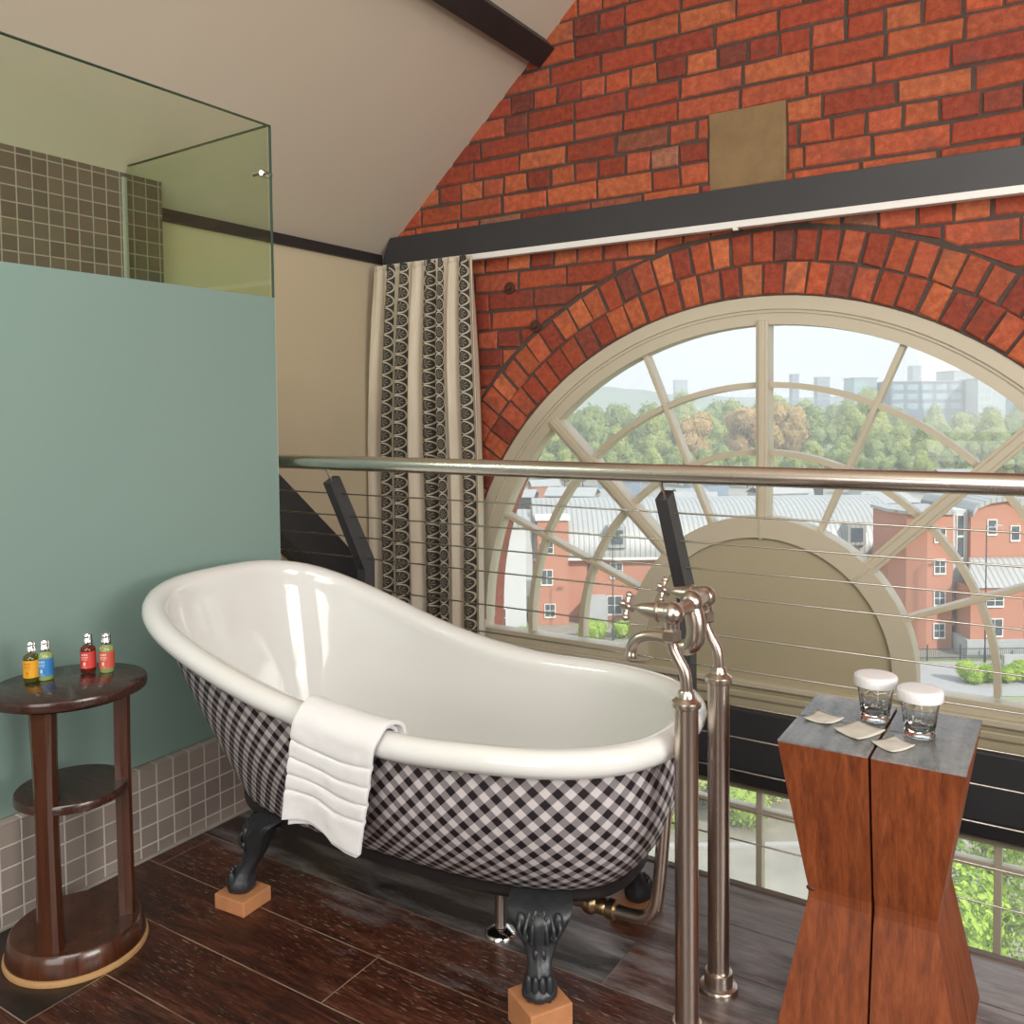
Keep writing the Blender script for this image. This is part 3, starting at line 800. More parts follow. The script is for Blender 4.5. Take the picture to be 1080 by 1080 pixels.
def claw(name, foot, ang, z0):
    """cabriole claw foot; foot = paw position, ang = outward direction, z0 = height of its block"""
    o_ = Vector((cos(ang), sin(ang), 0)); s_ = Vector((-sin(ang), cos(ang), 0)); f0 = Vector((foot[0], foot[1], 0))
    Ht = BZ+.012-z0
    prof = [(-.075,1.0,.060,.030),(-.052,.95,.064,.036),(-.034,.84,.058,.038),(-.026,.70,.046,.033),(-.022,.56,.034,.027),(-.012,.42,.0255,.0225),(.002,.29,.0235,.022),(.012,.19,.029,.028),(.016,.11,.034,.034),(.016,.05,.032,.032),(.014,.0,.024,.024)]
    bm = NB(); k = 3
    R_ = smoothvals([p[0] for p in prof], k); Z_ = smoothvals([p[1] for p in prof], k); W_ = smoothvals([p[2] for p in prof], k); D_ = smoothvals([p[3] for p in prof], k)
    rings = []
    for r, zz, w_, d_ in zip(R_, Z_, W_, D_):
        ring = []
        for m_ in range(28):
            a = 2*pi*m_/28
            fl = 1 + .10*cos(6*a)*(1 if zz > .4 else .4) 
            ring.append(bm.verts.new(f0 + o_*(r + d_*cos(a)*fl) + s_*(w_*sin(a)*fl) + Vector((0,0,z0+zz*Ht))))
        rings.append(ring)
    for A, B in zip(rings, rings[1:]):
        for m_ in range(28): bm.faces.new((A[m_], A[(m_+1)%28], B[(m_+1)%28], B[m_]))
    bm.faces.new(rings[0]); bm.faces.new(rings[-1][::-1])
    rm = Matrix.Rotation(ang, 4, 'Z')
    for q, ln in ((-.0165,.013),(-.0055,.018),(.0055,.018),(.0165,.013)):       # toes
        ball(bm, f0+o_*(.022+ln*.8)+s_*q*1.15+Vector((0,0,z0+.028)), .0085, (1.1,.95,2.8), 12, rm)
        ball(bm, f0+o_*(.022+ln*.9)+s_*q*1.1+Vector((0,0,z0+.0085)), .0066, (1.0,.95,1.2), 10, rm)
    for q in (-.027, .027):                                                       # scroll eyes and brow leaves of the knee
        ball(bm, f0+o_*.000+s_*q+Vector((0,0,z0+.66*Ht)), .010, (1,1,1), 12, rm)
        ball(bm, f0-o_*.008+s_*q*1.3+Vector((0,0,z0+.80*Ht)), .013, (.8,.8,1.6), 12, rm)
    for q in (-.012, 0, .012): ball(bm, f0-o_*.002+s_*q+Vector((0,0,z0+.76*Ht)), .0075, (.8,.6,3.4), 12, rm)
    for sd in (-1, 1):
        for q0, q1, za, zb in ((.008,.018,.93,.58),(.020,.032,.90,.62),(.033,.042,.90,.68),(.004,.010,.56,.40)):
            tube(bm, smoothpath([f0+o_*(-.012)+s_*sd*q0+Vector((0,0,z0+za*Ht)), f0+o_*(.006)+s_*sd*(q0+q1)*.52+Vector((0,0,z0+(za+zb)*.5*Ht)), f0+o_*(.004)+s_*sd*q1*.82+Vector((0,0,z0+zb*Ht))], 4), .0042, 8)
    return build(name, bm, M['castiron'], bath, True, True, 60)
FT = [((-1.612,1.362), radians(215), .036), ((-.826,1.376), radians(-62), .062), ((-.832,1.800), radians(60), .030), ((-1.60,1.80), radians(140), .0)]
for ft, ang, z0 in FT: claw('claw_foot', ft, ang, z0)
blab = ['small orange wooden block under the bathtub foot nearest the shower kerb', 'tall orange wooden block under the front bathtub foot beside the tap pipes', 'pale wooden block under the rear bathtub foot beside the curved waste pipe', 'wooden block under the hidden rear bathtub foot by the frosted glass']
for k, ((ft, ang, z0), lb) in enumerate(zip(FT, blab)):
    if z0 == 0: continue
    rz = (radians(4), radians(-30), radians(-2), 0)[k]; c_ = Vector((ft[0]+cos(ang)*.012, ft[1]+sin(ang)*.012, 0))
    bm = NB(); obox(bm, (0,0,z0/2), (cos(rz),sin(rz),0), (-sin(rz),cos(rz),0), (0,0,1), .046, .044, z0/2-.0005, .003)
    o = build('wooden_block', bm, M['block']); o.location = c_; tag(o, lb, 'block', 'wooden blocks under the bath feet')
# waste and overflow pipes
bm = NB(); pp = [(-.640,1.60,.455),(-.664,1.60,.43),(-.668,1.60,.36),(-.676,1.60,.26),(-.683,1.60,.19),(-.692,1.60,.150),(-.712,1.60,.127),(-.75,1.60,.120),(-.84,1.60,.118),(-.90,1.595,.118)]
tube(bm, smoothpath(pp, 5), .0135, 16); build('waste_pipe', bm, M['nickel'], bath, True, True, 40)
bm = NB(); lathe(bm, [(.014,0),(.020,.003),(.020,.018),(.015,.022),(.017,.026),(.017,.04),(.013,.044)], (-.775,1.60,.1195), (-1,0,0), 18); ball(bm, (-.835,1.60,.118), .022, (1,1,1), 16); tube(bm, [(-.835,1.60,.118),(-.835,1.60,.2)], .015, 14); build('brass_joint', bm, brushed('aged brass', (.50,.36,.20), .3), bath, True, True, 40)
bm = NB(); tube(bm, smoothpath([(-.90,1.595,.118),(-.98,1.58,.117),(-1.025,1.572,.11),(-1.04,1.57,.09),(-1.042,1.57,.02)], 5), .0125, 14); build('drain_pipe', bm, M['nickel'], bath, True, True, 40)
bm = NB(); lathe(bm, [(.035,.001),(.035,.005),(.030,.011),(.018,.017),(.0135,.018)], (-1.042,1.57,0), (0,0,1), 26); build('floor_flange', bm, M['chrome'], bath, True, True, 40)

# towel over the near rim
t = empty('towel', (-1.19, 1.24, .5), 'folded white hand towel with ribbed borders hanging over the bathtub rim', 'towel')
def near_theta(x):
    lo, hi = pi*1.02, pi*1.98
    for _ in range(40):
        m_ = (lo+hi)/2
        if rim(m_).x < x: lo = m_
        else: hi = m_
    return (lo+hi)/2
def towel_path(x, off, length, inner=.055):
    """points of the drape at bath station x: from inside the rim, over the roll, down the side"""
    th = near_theta(x); p = rim(th); o_ = outward(th); P = []
    r = RR*1.02+.004+off
    P.append(p - o_*(r*1.28+.006) - Vector((0,0,inner)))
    P.append(p - o_*(r*1.28) - Vector((0,0,.01)))
    for a in range(165, -11, -25): P.append(p + o_*(cos(radians(a))*r*(1.28 if a > 90 else 1.0)) + Vector((0,0,sin(radians(a))*r)))
    e = P[-1]
    for k in range(1, 9): P.append(e + Vector((0,0,-length*k/8)) - o_*(.012*(k/8)))
    return P
bm = NB()
NX, NP = 30, 90
def tpos(s, v, off=.004, ln=.175, x0=-1.295, x1=-1.085):
    x = x0 + (x1-x0)*s - .012*max(0, v-.35)
    lq = ln*(1 + .03*s) - .016*max(0, sin(min(1, s/.62)*pi))
    P = smoothpath(towel_path(x, off, lq), 4)
    q = v*(len(P)-1); i = min(int(q), len(P)-2); p = P[i].lerp(P[i+1], q-i)
    p = p.copy(); p.x -= .045*max(0, v-.42)/.58
    g = 0
    hang = max(0, (v-.45)/.55)
    for gv in (.585, .675, .76, .84):
        g += -.0045*math.exp(-((v - gv - .02*sin(s*3.0))/.010)**2)
    o_ = outward(near_theta(x))
    p = p + o_*(g + .007*hang*sin(s*5.2+.6+2*v) + .002*noise.noise(Vector((s*9, v*14, off*50))))
    return p
for off, ln, xa, xb, nm in ((.011, .196, -1.272, -1.078, 'outer_fold'), (.002, .208, -1.264, -1.090, 'inner_fold')):
    bm = NB(); grid(bm, NX, NP, lambda s, v: tpos(s, v, off, ln, xa, xb))
    o = build(nm, bm, M['terry'], t, True, True)
    so = o.modifiers.new('thickness', 'SOLIDIFY'); so.thickness = .008; so.offset = 0
    bv = o.modifiers.new('soft', 'BEVEL'); bv.width = .0025; bv.segments = 2; bv.limit_method = 'ANGLE'

# ================================================================== TAPS
t = empty('bath_tap', (-.575, 1.56, 0), 'bronze nickel freestanding bath mixer tap on two floor pipes', 'tap')
PX = -.575
for y in (1.475, 1.645):
    bm = NB(); tube(bm, [(PX,y,.012),(PX,y,.3),(PX,y,.622)], .0212, 28); build('standpipe', bm, M['nickel'], t, True, True, 40)
    bm = NB(); lathe(bm, [(.0385,0),(.0385,.006),(.036,.010),(.028,.013),(.028,.034),(.0265,.038),(.0212,.039)], (PX,y,0), (0,0,1), 32); build('floor_flange', bm, M['nickel'], t, True, True, 35)
    bm = NB(); lathe(bm, [(.0212,.614),(.0255,.617),(.0265,.622),(.0255,.627),(.016,.634),(.0145,.643),(.0125,.646)], (PX,y,0), (0,0,1), 28); build('collar', bm, M['nickel'], t, True, True, 35)
    bm = NB(); tube(bm, smoothpath([(PX,y,.635),(PX,y,.655),(PX-.004,y,.680),(PX-.018,y,.705),(PX-.026,y,.722),(PX-.028,y,.745)], 6), .0108, 16); build('inlet_bend', bm, M['nickel'], t, True, True, 40)
    bm = NB(); lathe(bm, [(.0165,.731),(.0185,.734),(.0185,.751),(.0165,.754)], (-.603,y,0), (0,0,1), 6); build('union_nut', bm, M['nickel'], t, world=True)
    b = build('valve_body', (lambda bm: (ball(bm, (-.602,y,.781), .0215, (1.0,1,1), 24), lathe(bm, [(.014,.752),(.0135,.762),(.016,.772)], (-.602,y,0), (0,0,1), 20), lathe(bm, [(.0195,.004),(.0185,.018),(.0165,.022),(.0195,.024),(.0195,.028),(.0165,.030),(.014,.045),(.0095,.064),(.0065,.069),(.0055,.072),(.0045,.074),(.0045,.09),(0,.09)], (-.602,y,.781), (-1,0,.04), 24), bm)[-1])(NB()), M['nickel'], t, True, True, 35)
    bm = NB(); c_ = Vector((-.690,y,.785)); rot = radians(24 if y < 1.5 else 30)
    ball(bm, c_, .0085, (1,1,1), 14); lathe(bm, [(.006,.0),(.0075,.006),(.006,.012),(0,.013)], c_, (-1,0,.04), 14)
    for k in range(4):
        a = rot + pi/2*k; dv = Vector((0, sin(a), cos(a)))
        tube(bm, [c_+dv*.004, c_+dv*.011, c_+dv*.018], [.0048,.0036,.0042], 10); ball(bm, c_+dv*.0215, .0066, (1,1,1), 12)
    build('cross_handle', bm, M['nickel'], t, True, True, 50)
bm = NB(); tube(bm, [(-.600,1.475,.783),(-.598,1.515,.783),(-.598,1.56,.783),(-.598,1.605,.783),(-.600,1.645,.783)], [.013,.0125,.015,.0125,.013], 18); build('bridge', bm, M['nickel'], t, True, True, 50)
bm = NB(); ball(bm, (-.598,1.56,.786), .0215, (1,1,1.05), 22)
sp = smoothpath([(-.598,1.56,.780),(-.590,1.56,.752),(-.590,1.56,.722),(-.602,1.56,.702),(-.625,1.56,.700),(-.652,1.56,.7105),(-.682,1.56,.7115),(-.706,1.56,.703),(-.7205,1.56,.684),(-.7235,1.56,.664)], 5)
n = len(sp)
tube(bm, sp, [(.0185 if i/n < .25 else .0185-.0075*min(1,(i/n-.25)/.3)) + (.0018 if i > n-4 else 0) for i in range(n)], 18); build('spout', bm, M['nickel'], t, True, True, 50)

# ================================================================== SIDE TABLE
TC = Vector((-1.800, 1.056, 0))
t = empty('side_table', TC, 'small round dark mahogany side table with a middle shelf and three posts', 'side table')
def ellp(bm, prof, rot=radians(64), k=1.05, seg=64):
    s0 = len(bm.verts); lathe(bm, prof, (0,0,0), (0,0,1), seg)
    bm.verts.ensure_lookup_table(); m_ = Matrix.Rotation(rot,4,'Z') @ Matrix.Diagonal((k,1/k,1,1)) @ Matrix.Rotation(-rot,4,'Z')
    for v in bm.verts[s0:]: v.co = m_ @ v.co
bm = NB(); ellp(bm, [(.138,.556),(.146,.559),(.1475,.563),(.1475,.574),(.146,.578),(.143,.580),(0,.580)]); lathe(bm, [(.0,.556),(.138,.556)], (0,0,0), (0,0,1), 64, False); build('tabletop', bm, M['mahogany_top'], t, True, angle=35)
bm = NB(); lathe(bm, [(0,.336),(.108,.336),(.112,.339),(.112,.353),(.110,.356),(0,.356)], seg=56); build('shelf', bm, M['mahogany_top'], t, True, angle=35)
bm = NB(); lathe(bm, [(0,.012),(.137,.012),(.1385,.016),(.131,.052),(.127,.056),(0,.056)], seg=64); build('base', bm, M['mahogany'], t, True, angle=35)
bm = NB(); lathe(bm, [(0,.0),(.1415,.0),(.143,.004),(.1415,.011),(.135,.0125),(0,.0125)], seg=64); build('felt_ring', bm, M['felt'], t, True, angle=50)
for a in (58, 182, 300):
    bm = NB(); a = radians(a); o_ = Vector((cos(a),sin(a),0)); s_ = Vector((-sin(a),cos(a),0)); rows = []
    for zz, w_, r_ in ((.055,.0245,.100),(.15,.0225,.100),(.30,.0205,.0995),(.42,.0215,.0995),(.557,.0255,.1015)):
        rows.append([bm.verts.new(o_*(r_+dx*.0165)+s_*(w_*dy)+Vector((0,0,zz))) for dx, dy in ((-1,-.85),(-.3,-1),(.6,-.95),(1.0,-.6),(1.0,.6),(.6,.95),(-.3,1),(-1,.85))])
    for A, B in zip(rows, rows[1:]):
        for k in range(8): bm.faces.new((A[k],A[(k+1)%8],B[(k+1)%8],B[k]))
    bm.faces.new(rows[0][::-1]); bm.faces.new(rows[-1]); build('leg', bm, M['mahogany'], t)

# toiletry bottles
def liquid(name, c):
    k = N(name); q = k.n('BsdfPrincipled'); k.put(q.inputs['Base Color'], c); q.inputs['Roughness'].default_value = .06; q.inputs['Transmission Weight'].default_value = .45; q.inputs['IOR'].default_value = 1.4
    q.inputs['Coat Weight'].default_value = .6
    return k.done(q.outputs[0])
def label_mat(name, c):
    k = N(name); v = k.coord(); f = k.noise(v, 120, 3)
    return k.done(k.pbr(k.mix(f, tuple(x*.85 for x in c), c), .4))
BT = [((-1.872,1.016), (.10,.11,.015), (.72,.36,.02), (.55,.16,.01), 'bottle with a yellow label, first from the left on the side table'),
      ((-1.860,1.040), (.42,.55,.22), (.03,.20,.50), (.45,.62,.80), 'bottle of pale green lotion with a blue label on the side table'),
      ((-1.832,1.120), (.16,.025,.012), (.58,.055,.045), (.85,.50,.45), 'dark red bottle with a red label on the side table'),
      ((-1.797,1.142), (.42,.50,.20), (.55,.095,.06), (.85,.55,.48), 'bottle of pale green lotion with a red label, nearest the bathtub')]
for (x, y), lc, bc, tc, lb in BT:
    t = empty('toiletry_bottle', (x, y, .5805), lb, 'bottle', 'toiletry bottles on the side table')
    bm = NB(); lathe(bm, [(.0,.0),(.0145,.0),(.0158,.002),(.0158,.050),(.0145,.055),(.0095,.059),(.008,.062),(0,.062)], seg=28); build('bottle_body', bm, liquid('bottle liquid', lc), t, True, angle=40)
    bm = NB()
    A = [[bm.verts.new((.0162*cos(a), .0162*sin(a), z)) for z in (.010,.047)] for a in [radians(-175+230*i/30) for i in range(31)]]
    for P, Q in zip(A, A[1:]): bm.faces.new((P[0],Q[0],Q[1],P[1]))
    lab = build('paper_label', bm, label_mat('bottle label', bc), t, True)
    bm = NB()
    for z0, z1, h in ((.0385,.0425,.42),(.0345,.0358,.5),(.0318,.0328,.46),(.029,.030,.40),(.0125,.0135,.36)):
        B = [[bm.verts.new((.0164*cos(a), .0164*sin(a), z)) for z in (z0,z1)] for a in [radians(-60)+h*(i/5-1) for i in range(11)]]
        for k, (P, Q) in enumerate(zip(B, B[1:])):
            if k % 4 != 3 or z1-z0 < .002: bm.faces.new((P[0],Q[0],Q[1],P[1]))
    B = [[bm.verts.new((.0164*cos(a), .0164*sin(a), z)) for z in (.0165,.0245)] for a in [radians(-60)+.16*(i-1) for i in range(3)]]
    for P, Q in zip(B, B[1:]): bm.faces.new((P[0],Q[0],Q[1],P[1]))
    build('label_print', bm, label_mat('label print', tc), lab, True)
    bm = NB(); lathe(bm, [(.0085,.060),(.0098,.061),(.0098,.0735),(.0085,.0755),(.0085,.0765),(.0092,.0772),(.0092,.083),(.0078,.0855),(0,.086)], seg=26, fac=lambda a, h: 1+.02*cos(13*a)); build('cap', bm, M['chrome'], t, True, angle=40)

# ================================================================== STOOL
t = empty('wooden_stool', (-.291, 1.7365, 0), 'chunky waisted red timber stool with a grey top, beside the railing', 'stool')
SX, SY, ST_ = .155, .152, .55
def stool_ring(z):
    u_ = z/ST_
    k = 1 - .36*(1-abs((u_-.47)/(.53 if u_ > .47 else .47)))**1.05 if True else 1
    k = max(.70, 1-.31*(1-abs(u_-.465)/(.535 if u_ > .465 else .465)))
    return SX*k, SY*k
zl = [0, .06, .12, .18, .225, .245, .255, .265, .285, .33, .40, .47, ST_-.004]
gap = .0022
for qx in (-1, 1):
    for qy in (-1, 1):                   # four balks with dark shakes between them
        bm = NB(); rows = []
        sp_x = .004
        for z in zl:
            a, b = stool_ring(z)
            wv = .0012*noise.noise(Vector((qx*3.1, qy*2.2, z*5)))
            x0, x1 = sp_x+gap+wv*.3, a; y0, y1 = gap, b
            if qx < 0: x0 = -sp_x+gap-wv*.3 if False else gap - sp_x + 0
            rows.append([bm.verts.new((qx*(x0+ (0)), qy*y0, z)), bm.verts.new((qx*x1, qy*y0, z)), bm.verts.new((qx*x1, qy*y1, z)), bm.verts.new((qx*x0, qy*y1, z))])
        for A, B in zip(rows, rows[1:]):
            for k in range(4): bm.faces.new((A[k],A[(k+1)%4],B[(k+1)%4],B[k]))
        bm.faces.new(rows[0][::-1]); top = bm.faces.new(rows[-1])
        ed = [e for e in bm.edges if abs(e.verts[0].co.z-e.verts[1].co.z) > 1e-4 or e in top.edges]
        bmesh.ops.bevel(bm, geom=ed, offset=.0025, segments=2, profile=.6, affect='EDGES')
        for f in bm.faces:
            if f.calc_center_median().z > ST_-.006: f.material_index = 1
        build('timber_balk', bm, [M['jarrah'], M['stooltop']], t, angle=40)
bm = NB(); ball(bm, (-SX*.70+.006, -SY*.70+.004, .262), .008, (1.3,.7,.7), 12)
build('bark_knot', bm, M['rust'], t, True)

# tumblers with white lids
def tumbler(x, y, lb):
    t = empty('tumbler', (x, y, ST_-.0035), lb, 'glass', 'lidded tumblers on the stool')
    fa = lambda a, h: 1 - (.045*abs(cos(5*a))**3 if .0105 < h < .056 else 0)
    bm = NB(); lathe(bm, [(0,.0),(.0255,.0),(.027,.002),(.0272,.008),(.0265,.011),(.029,.030),(.0325,.055),(.034,.062),(.0345,.078),(.0325,.079),(.0318,.062),(.0295,.050),(.0262,.030),(.0225,.0145),(.019,.011),(0,.0105)], seg=60, fac=fa)
    build('glass_cup', bm, M['tumbler'], t, True, angle=60)
    bm = NB(); lathe(bm, [(0,.0800),(.0365,.0800),(.0365,.0665),(.0388,.0665),(.0395,.068),(.0397,.0815),(.0390,.0845),(.0365,.0865),(.030,.0872),(0,.0876)], seg=48); build('lid', bm, M['cap'], t, True, angle=35)
tumbler(-.313, 1.790, 'clear tumbler with a white lid standing further back on the stool')
tumbler(-.228, 1.742, 'clear tumbler with a white lid standing nearer the front of the stool')
# paper sachets
SA = [([(-.430,1.715),(-.384,1.704),(-.362,1.752),(-.418,1.772)], 'paper sachet on the stool top, nearest the left edge'), ([(-.369,1.688),(-.317,1.650),(-.283,1.722),(-.339,1.755)], 'middle paper sachet on the stool top, in front of the tumblers'), ([(-.297,1.655),(-.256,1.619),(-.226,1.672),(-.266,1.703)], 'paper sachet on the stool top, nearest the front edge')]
for q, lb in SA:
    c_ = sum((Vector((a, b, 0)) for a, b in q), Vector())/4
    bm = NB(); zt = ST_-.0035
    def sp_(s, v, q=q, c_=c_):
        a = Vector(q[0]).lerp(Vector(q[1]), s); b = Vector(q[3]).lerp(Vector(q[2]), s); p = a.lerp(b, v)
        return Vector((p.x-c_.x, p.y-c_.y, .0012 + .0035*(abs(s-.5)*2)**2*(abs(v-.5)*2)**2 + .0025*(1-abs(s-.5)*2)*(1-abs(v-.5)*2)))
    grid(bm, 9, 9, sp_); o = build('paper_sachet', bm, M['paper'], None, True); o.location = (c_.x, c_.y, zt)
    so = o.modifiers.new('thickness', 'SOLIDIFY'); so.thickness = .0015; so.offset = 0
    tag(o, lb, 'sachet', 'paper sachets on the stool')

# ================================================================== OUTSIDE
HG = -22.0
WV = Vector((-sin(YAW), cos(YAW), 0)); RV = Vector((cos(YAW), sin(YAW), 0))
def G(l, d, z=0): return RV*l + WV*d + Vector((0, 0, z))       # lateral, distance, height
RZ_ = YAW
def place(o, l, d, z=HG, rz=0):
    o.location = G(l, d, z); o.rotation_euler = (0, 0, RZ_+rz); return o
M['xbrick'] = simple('sunlit red brickwork', (.385,.168,.108), .9, var=.10, vs=.35)
M['xmetal'] = None
def ribbed():
    k = N('pale ribbed metal roof'); v = k.sep(k.coord())
    f = k.math('FRACT', k.math('DIVIDE', v[0], .55))
    r = k.ramp(f, [(0,.0),(.12,1),(.7,1),(.9,0)])
    col = k.mix(r, (.24,.24,.23), (.37,.365,.35)); col = k.mix(k.noise(k.coord(), .5, 3), col, k.mix(1.0, col, (.85,.85,.82), 'MULTIPLY'))
    return k.done(k.pbr(col, .5, .2, k.bump(r, .3, .05)))
M['xmetal'] = ribbed()
M['xwin'] = simple('dark outside window glass', (.07,.085,.10), .15, var=.3, vs=2)
M['xtrim'] = simple('pale stone trim', (.62,.58,.52), .8, var=.1)
M['xwhite'] = simple('pale render', (.45,.45,.43), .85, var=.06, vs=.5)
M['xgrey'] = simple('grey stone base', (.34,.34,.33), .9, var=.15, vs=1)
M['road'] = simple('grey tarmac', (.30,.29,.28), .9, var=.12, vs=.4)
M['pave'] = simple('pale paving', (.24,.215,.17), .9, var=.38, vs=.45)  # strong mottling paints dappled tree shadow into the paving colour
M['xdark'] = simple('dark painted steel', (.035,.04,.045), .5)
def foliage(name, a, b, sc=.5):
    k = N(name); v = k.coord(); f = k.noise(v, sc, 5, .7); g = k.noise(v, sc*6, 4, .7)
    ob = k.n('ObjectInfo').outputs['Random']
    c = k.mix(k.ramp(k.math('ADD', k.math('MULTIPLY', f, .5), k.math('MULTIPLY', g, .5)), [(.36,0),(.64,1)]), a, b)
    c = k.mix(k.math('MULTIPLY', ob, .45), c, (.30,.36,.14))
    d = k.n('BsdfDiffuse'); k.put(d.inputs[0], c); t = k.n('BsdfTranslucent'); k.put(t.inputs[0], c)
    m = k.n('MixShader'); m.inputs[0].default_value = .35; k.t.links.new(d.outputs[0], m.inputs[1]); k.t.links.new(t.outputs[0], m.inputs[2])
    return k.done(m.outputs[0])
M['leaf'] = foliage('spring green leaves', (.30,.35,.11), (.60,.62,.25))
M['leafdark'] = foliage('mid green leaves', (.23,.29,.12), (.47,.52,.23))
M['leaforange'] = foliage('russet leaves', (.52,.31,.14), (.72,.50,.27))
M['leaflime'] = foliage('fresh lime leaves', (.22,.36,.045), (.50,.62,.12), 1.2)
M['bark'] = simple('grey bark', (.16,.13,.10), .9, var=.3)
M['grassx'] = simple('rough grass', (.22,.27,.11), .95, var=.3, vs=.02)

# ground, roads and far hills
bm = NB(); prism(bm, [(-2500, 0, 0), (2500, 0, 0), (2500, 4200, 0), (-2500, 4200, 0)], (0,0,-1))
g = build('ground', bm, M['grassx']); g['kind'] = 'structure'; place(g, 0, -5, HG-.02)
bm = NB(); box(bm, (-60, 18, 0), (90, 68, .05)); g = build('ground_paving', bm, M['pave']); g['kind'] = 'structure'; place(g, 0, 0, HG)
bm = NB(); box(bm, (-60, 45.6, .04), (90, 50.5, .10)); g = build('ground_verge', bm, simple('brown verge soil', (.20,.17,.12), .95, var=.4, vs=.8)); g['kind'] = 'structure'; place(g, 0, 0, HG)
bm = NB(); box(bm, (-60, 45.2, .0), (90, 45.6, .2)); g = build('ground_kerb', bm, simple('kerb stone', (.30,.28,.25), .9)); g['kind'] = 'structure'; place(g, 0, 0, HG)
bm = NB(); box(bm, (-60, 69, 0), (110, 78.5, .06)); g = build('ground_road', bm, M['road']); g['kind'] = 'structure'; place(g, 0, 0, HG)
bm = NB(); box(bm, (-60, 79.5, 0), (110, 99, .05)); g = build('ground_forecourt', bm, M['pave']); g['kind'] = 'structure'; place(g, 0, 0, HG)
bm = NB(); box(bm, (-200, 108, 0), (300, 300, .05)); g = build('ground_yard', bm, simple('yard ground', (.33,.31,.27), .95, var=.25, vs=.05)); g['kind'] = 'structure'; place(g, 0, 0, HG)
def hill(x0, x1, d, h, lb, seed, m):
    bm = NB(); n = 60
    rows = []
    for i in range(n+1):
        s = i/n; x = x0+(x1-x0)*s
        e = sin(pi*s)**.6; hh = h*e*(.75+.35*noise.noise(Vector((s*5+seed, seed, 0)))+.10*noise.noise(Vector((s*22+seed, 3, 0))))
        rows.append([bm.verts.new((x, y_, z_)) for y_, z_ in ((0,0),(d*.05,hh*.55),(d*.12,hh),(d*.3,hh*.8),(d*.45,0))])
    for A, B in zip(rows, rows[1:]):
        for k in range(4): bm.faces.new((A[k],A[k+1],B[k+1],B[k]))
    o = build('hills', bm, m, None, True); place(o, 0, d, HG); tag(o, lb, 'hills')
hill(-420, 560, 1500, 96, 'hazy wooded hills on the horizon, the nearer and left ridge', 1.3, simple('wooded hill', (.26,.31,.22), .95, var=.3, vs=.01))
hill(-700, 2300, 2300, 90, 'long pale hills on the far horizon behind the office towers', 4.4, simple('far hill', (.30,.34,.30), .95, var=.2, vs=.008))

def window(parent, c, w, h, m='xwin', nx=2, nz=2):
    """recess, frame and pane on a wall that faces the viewer (local -y)"""
    x, y, z = c
    bm = NB(); t_ = .09
    box(bm, (x-w/2-t_, y-.07, z-h/2-t_), (x-w/2, y+.06, z+h/2+t_)); box(bm, (x+w/2, y-.07, z-h/2-t_), (x+w/2+t_, y+.06, z+h/2+t_))
    box(bm, (x-w/2-t_, y-.09, z-h/2-.16), (x+w/2+t_, y+.06, z-h/2)); box(bm, (x-w/2, y-.07, z+h/2), (x+w/2, y+.06, z+h/2+t_))
    for k in range(1, nx): box(bm, (x-w/2+w*k/nx-.03, y-.06, z-h/2), (x-w/2+w*k/nx+.03, y+.05, z+h/2))
    if nz > 1: box(bm, (x-w/2, y-.055, z-.03), (x+w/2, y+.05, z+.03))
    fr = build('window', bm, M['xtrim'], parent)
    bm = NB(); box(bm, (x-w/2, y-.03, z-h/2), (x+w/2, y+.02, z+h/2)); build('pane', bm, M[m], fr)
def part(n, parent, m, *boxes):
    bm = NB()
    for lo, hi in boxes: box(bm, lo, hi)
    return build(n, bm, M[m], parent)
# ---- red brick hall with the long pale roof (local x = lateral, y away, z up)
hall = empty('brick_building', label='long red brick building with a pale curved metal roof across the road', cat='building'); place(hall, 0, 95)
part('wall', hall, 'xbrick', ((2.4,0,0),(43,14,7.3)))
bm = NB(); pr = [(-.6,7.0),(-.5,8.2),(.4,9.9),(2.0,11.3),(4.4,12.4),(7.2,12.8),(10,12.4),(13,10.6),(15,7.0)]
prof = smoothpath([(2.2,y,z) for y, z in pr], 3)
prism(bm, prof, (40,0,0)); o = build('roof', bm, M['xmetal'], hall, True, angle=30)
part('eaves_gutter', hall, 'xtrim', ((2.2,-.75,6.85),(43,-.45,7.1)))
part('stair_tower', hall, 'xbrick', ((2.6,-1.4,0),(5.9,1.5,11.3)))
part('tower_parapet', hall, 'xtrim', ((2.4,-1.6,11.3),(6.1,1.7,11.65)))
for x, z, w, h in ((3.6,5.2,1.1,1.5),(3.9,1.6,1.0,1.3)): window(hall, (x,-1.42,z), w, h)
for x, z, w, h in ((3.6,8.4,1.3,1.2),): window(hall, (x,-1.42,z), w, h)
for x in (11.2, 17.5, 24, 30.5, 37): 
    window(hall, (x,-.02,5.6), 1.2, 1.5); window(hall, (x-.2,-.02,1.8), 1.5, 1.9)
for x in (11.2, 24, 37):
    bm = NB(); box(bm, (x-.95,-.9,8.2),(x+.95,2.6,10.5)); dm = build('dormer', bm, M['xmetal'], hall)
    bm = NB(); box(bm, (x-.62,-.97,8.6),(x+.62,-.88,10.1)); box(bm, (x-.62,-1.0,9.3),(x+.62,-.9,9.38)); build('dormer_window', bm, M['xwin'], dm)
for x in (8.2, 20.5): part('downpipe', hall, 'xdark', ((x-.06,-.14,0),(x+.06,-.02,7)))
part('lean_to', hall, 'xgrey', ((8.0,-2.2,0),(10.0,0,3.0)))
